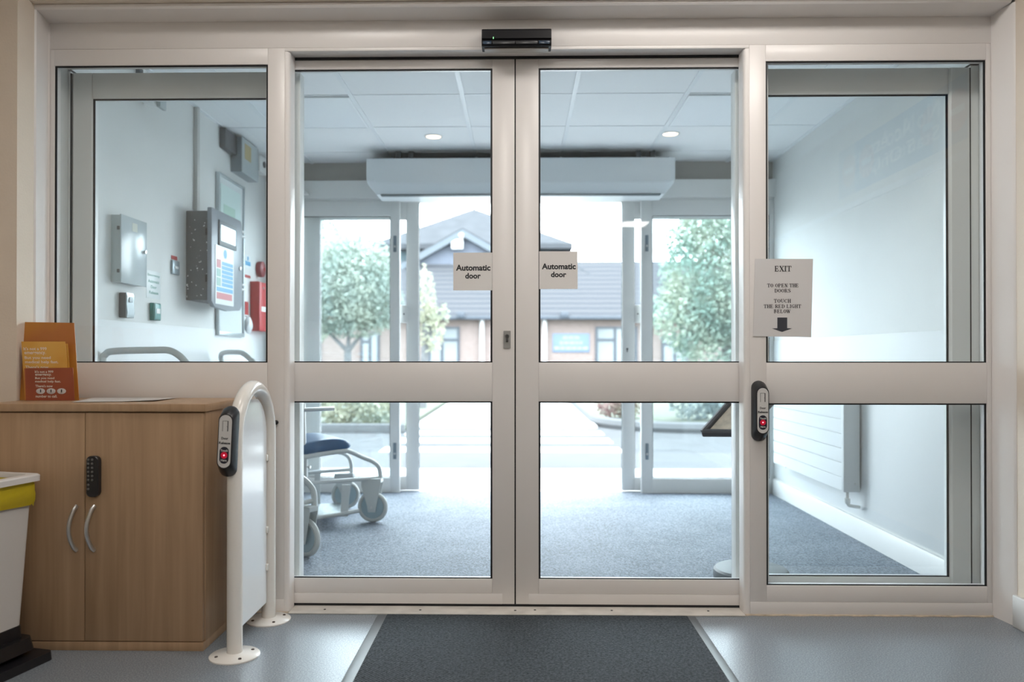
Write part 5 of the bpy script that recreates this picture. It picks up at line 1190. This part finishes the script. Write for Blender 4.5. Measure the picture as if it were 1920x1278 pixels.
# ================================================================== DOOR MAT
def mat_mat():
    m = mat('charcoal_ribbed_mat', (0.04, 0.043, 0.047), 0.95, spec=.1); n = m.node_tree; p = n.nodes['Principled BSDF']; tc = n.nodes['Texture Coordinate']
    no = n.nodes.new('ShaderNodeTexNoise'); no.inputs['Scale'].default_value = 110; no.inputs['Detail'].default_value = 6
    w1 = n.nodes.new('ShaderNodeTexWave'); w1.inputs['Scale'].default_value = 48; w1.bands_direction = 'DIAGONAL'; w1.inputs['Distortion'].default_value = 4.5; w1.inputs['Detail'].default_value = 2; w1.inputs['Detail Scale'].default_value = 6
    cr = n.nodes.new('ShaderNodeValToRGB'); e = cr.color_ramp.elements; e[0].position = .15; e[1].position = .85; e[0].color = (0.022, 0.027, 0.032, 1); e[1].color = (0.12, 0.135, 0.15, 1)
    mx = n.nodes.new('ShaderNodeMath'); mx.operation = 'MULTIPLY_ADD'; mx.inputs[1].default_value = .42
    sb_ = n.nodes.new('ShaderNodeMath'); sb_.operation = 'MULTIPLY_ADD'; sb_.inputs[1].default_value = 1.1; sb_.inputs[2].default_value = -.30
    n.links.new(tc.outputs['Object'], no.inputs[0]); n.links.new(tc.outputs['Object'], w1.inputs[0]); n.links.new(no.outputs['Fac'], sb_.inputs[0])
    n.links.new(w1.outputs['Fac'], mx.inputs[0]); n.links.new(sb_.outputs[0], mx.inputs[2]); n.links.new(mx.outputs[0], cr.inputs[0]); n.links.new(cr.outputs[0], p.inputs['Base Color'])
    bp = n.nodes.new('ShaderNodeBump'); bp.inputs['Strength'].default_value = .4; bp.inputs['Distance'].default_value = .003; n.links.new(w1.outputs['Fac'], bp.inputs['Height']); n.links.new(bp.outputs[0], p.inputs['Normal'])
    return m
t = thing('door_mat', 'charcoal ribbed entrance mat with grey rubber edge in front of doors', 'mat', (0.06, 2.0, 0))
x0, x1, y0, y1 = -0.545, 0.675, 1.1, 3.072
obj('pile', bx(x0 + .038, x1 - .032, y0 + .03, y1 - .012, .002, .010, .002), mat_mat(), t)
bm = B(); box(bm, x0, x0 + .038, y0, y1, 0, .005, .0015); box(bm, x1 - .032, x1, y0, y1, 0, .005, .0015); box(bm, x0 + .038, x1 - .032, y0, y0 + .03, 0, .005, .0015); box(bm, x0 + .038, x1 - .032, y1 - .012, y1, 0, .005, .0015)
obj('rubber_edge', bm, mat('grey_rubber_edge', (0.10, 0.11, 0.12), .4), t)

# ================================================================== SIGN ON THE RECEPTION'S RIGHT WALL (seen mirrored in the right pane)
wx = 2.30
t = thing('staff_only_sign', 'blue no access sign on the reception wall, seen mirrored in right pane', 'sign', (wx, 1.5, 2.15))
y0, y1, z0, z1 = 0.75, 2.2, 2.12, 2.46
obj('board', bx(wx - .004, wx, y0, y1, z0, z1, 0), mat('sign_blue_indoor', (0.10, 0.22, 0.38), .5), t)
lettering([('No Access', .85, .11, .78, .24), ('Staff Only', .85, .11, .78, .10)], (wx - .004, y1, z0), (0, -1, 0), UZ, WHITEPL, t, bold=.01)
for y in (y1 - .18, y0 + .18):
    bm = B(); disc(bm, (wx - .004, y, (z0 + z1) / 2), (-1, 0, 0), [(.11, 0), (.11, .001)], 32); dd = obj('no_entry_disc', bm, mat('sign_red', (0.5, .06, .06), .5), t)
    obj('white_bar', bx(wx - .0065, wx - .0052, y - .07, y + .07, (z0 + z1) / 2 - .018, (z0 + z1) / 2 + .018, 0), WHITEPL, dd)
struct('trim_14', bx(wx - .015, wx, -5, 2.9, 2.02, 2.06, 0.003), FRAME)
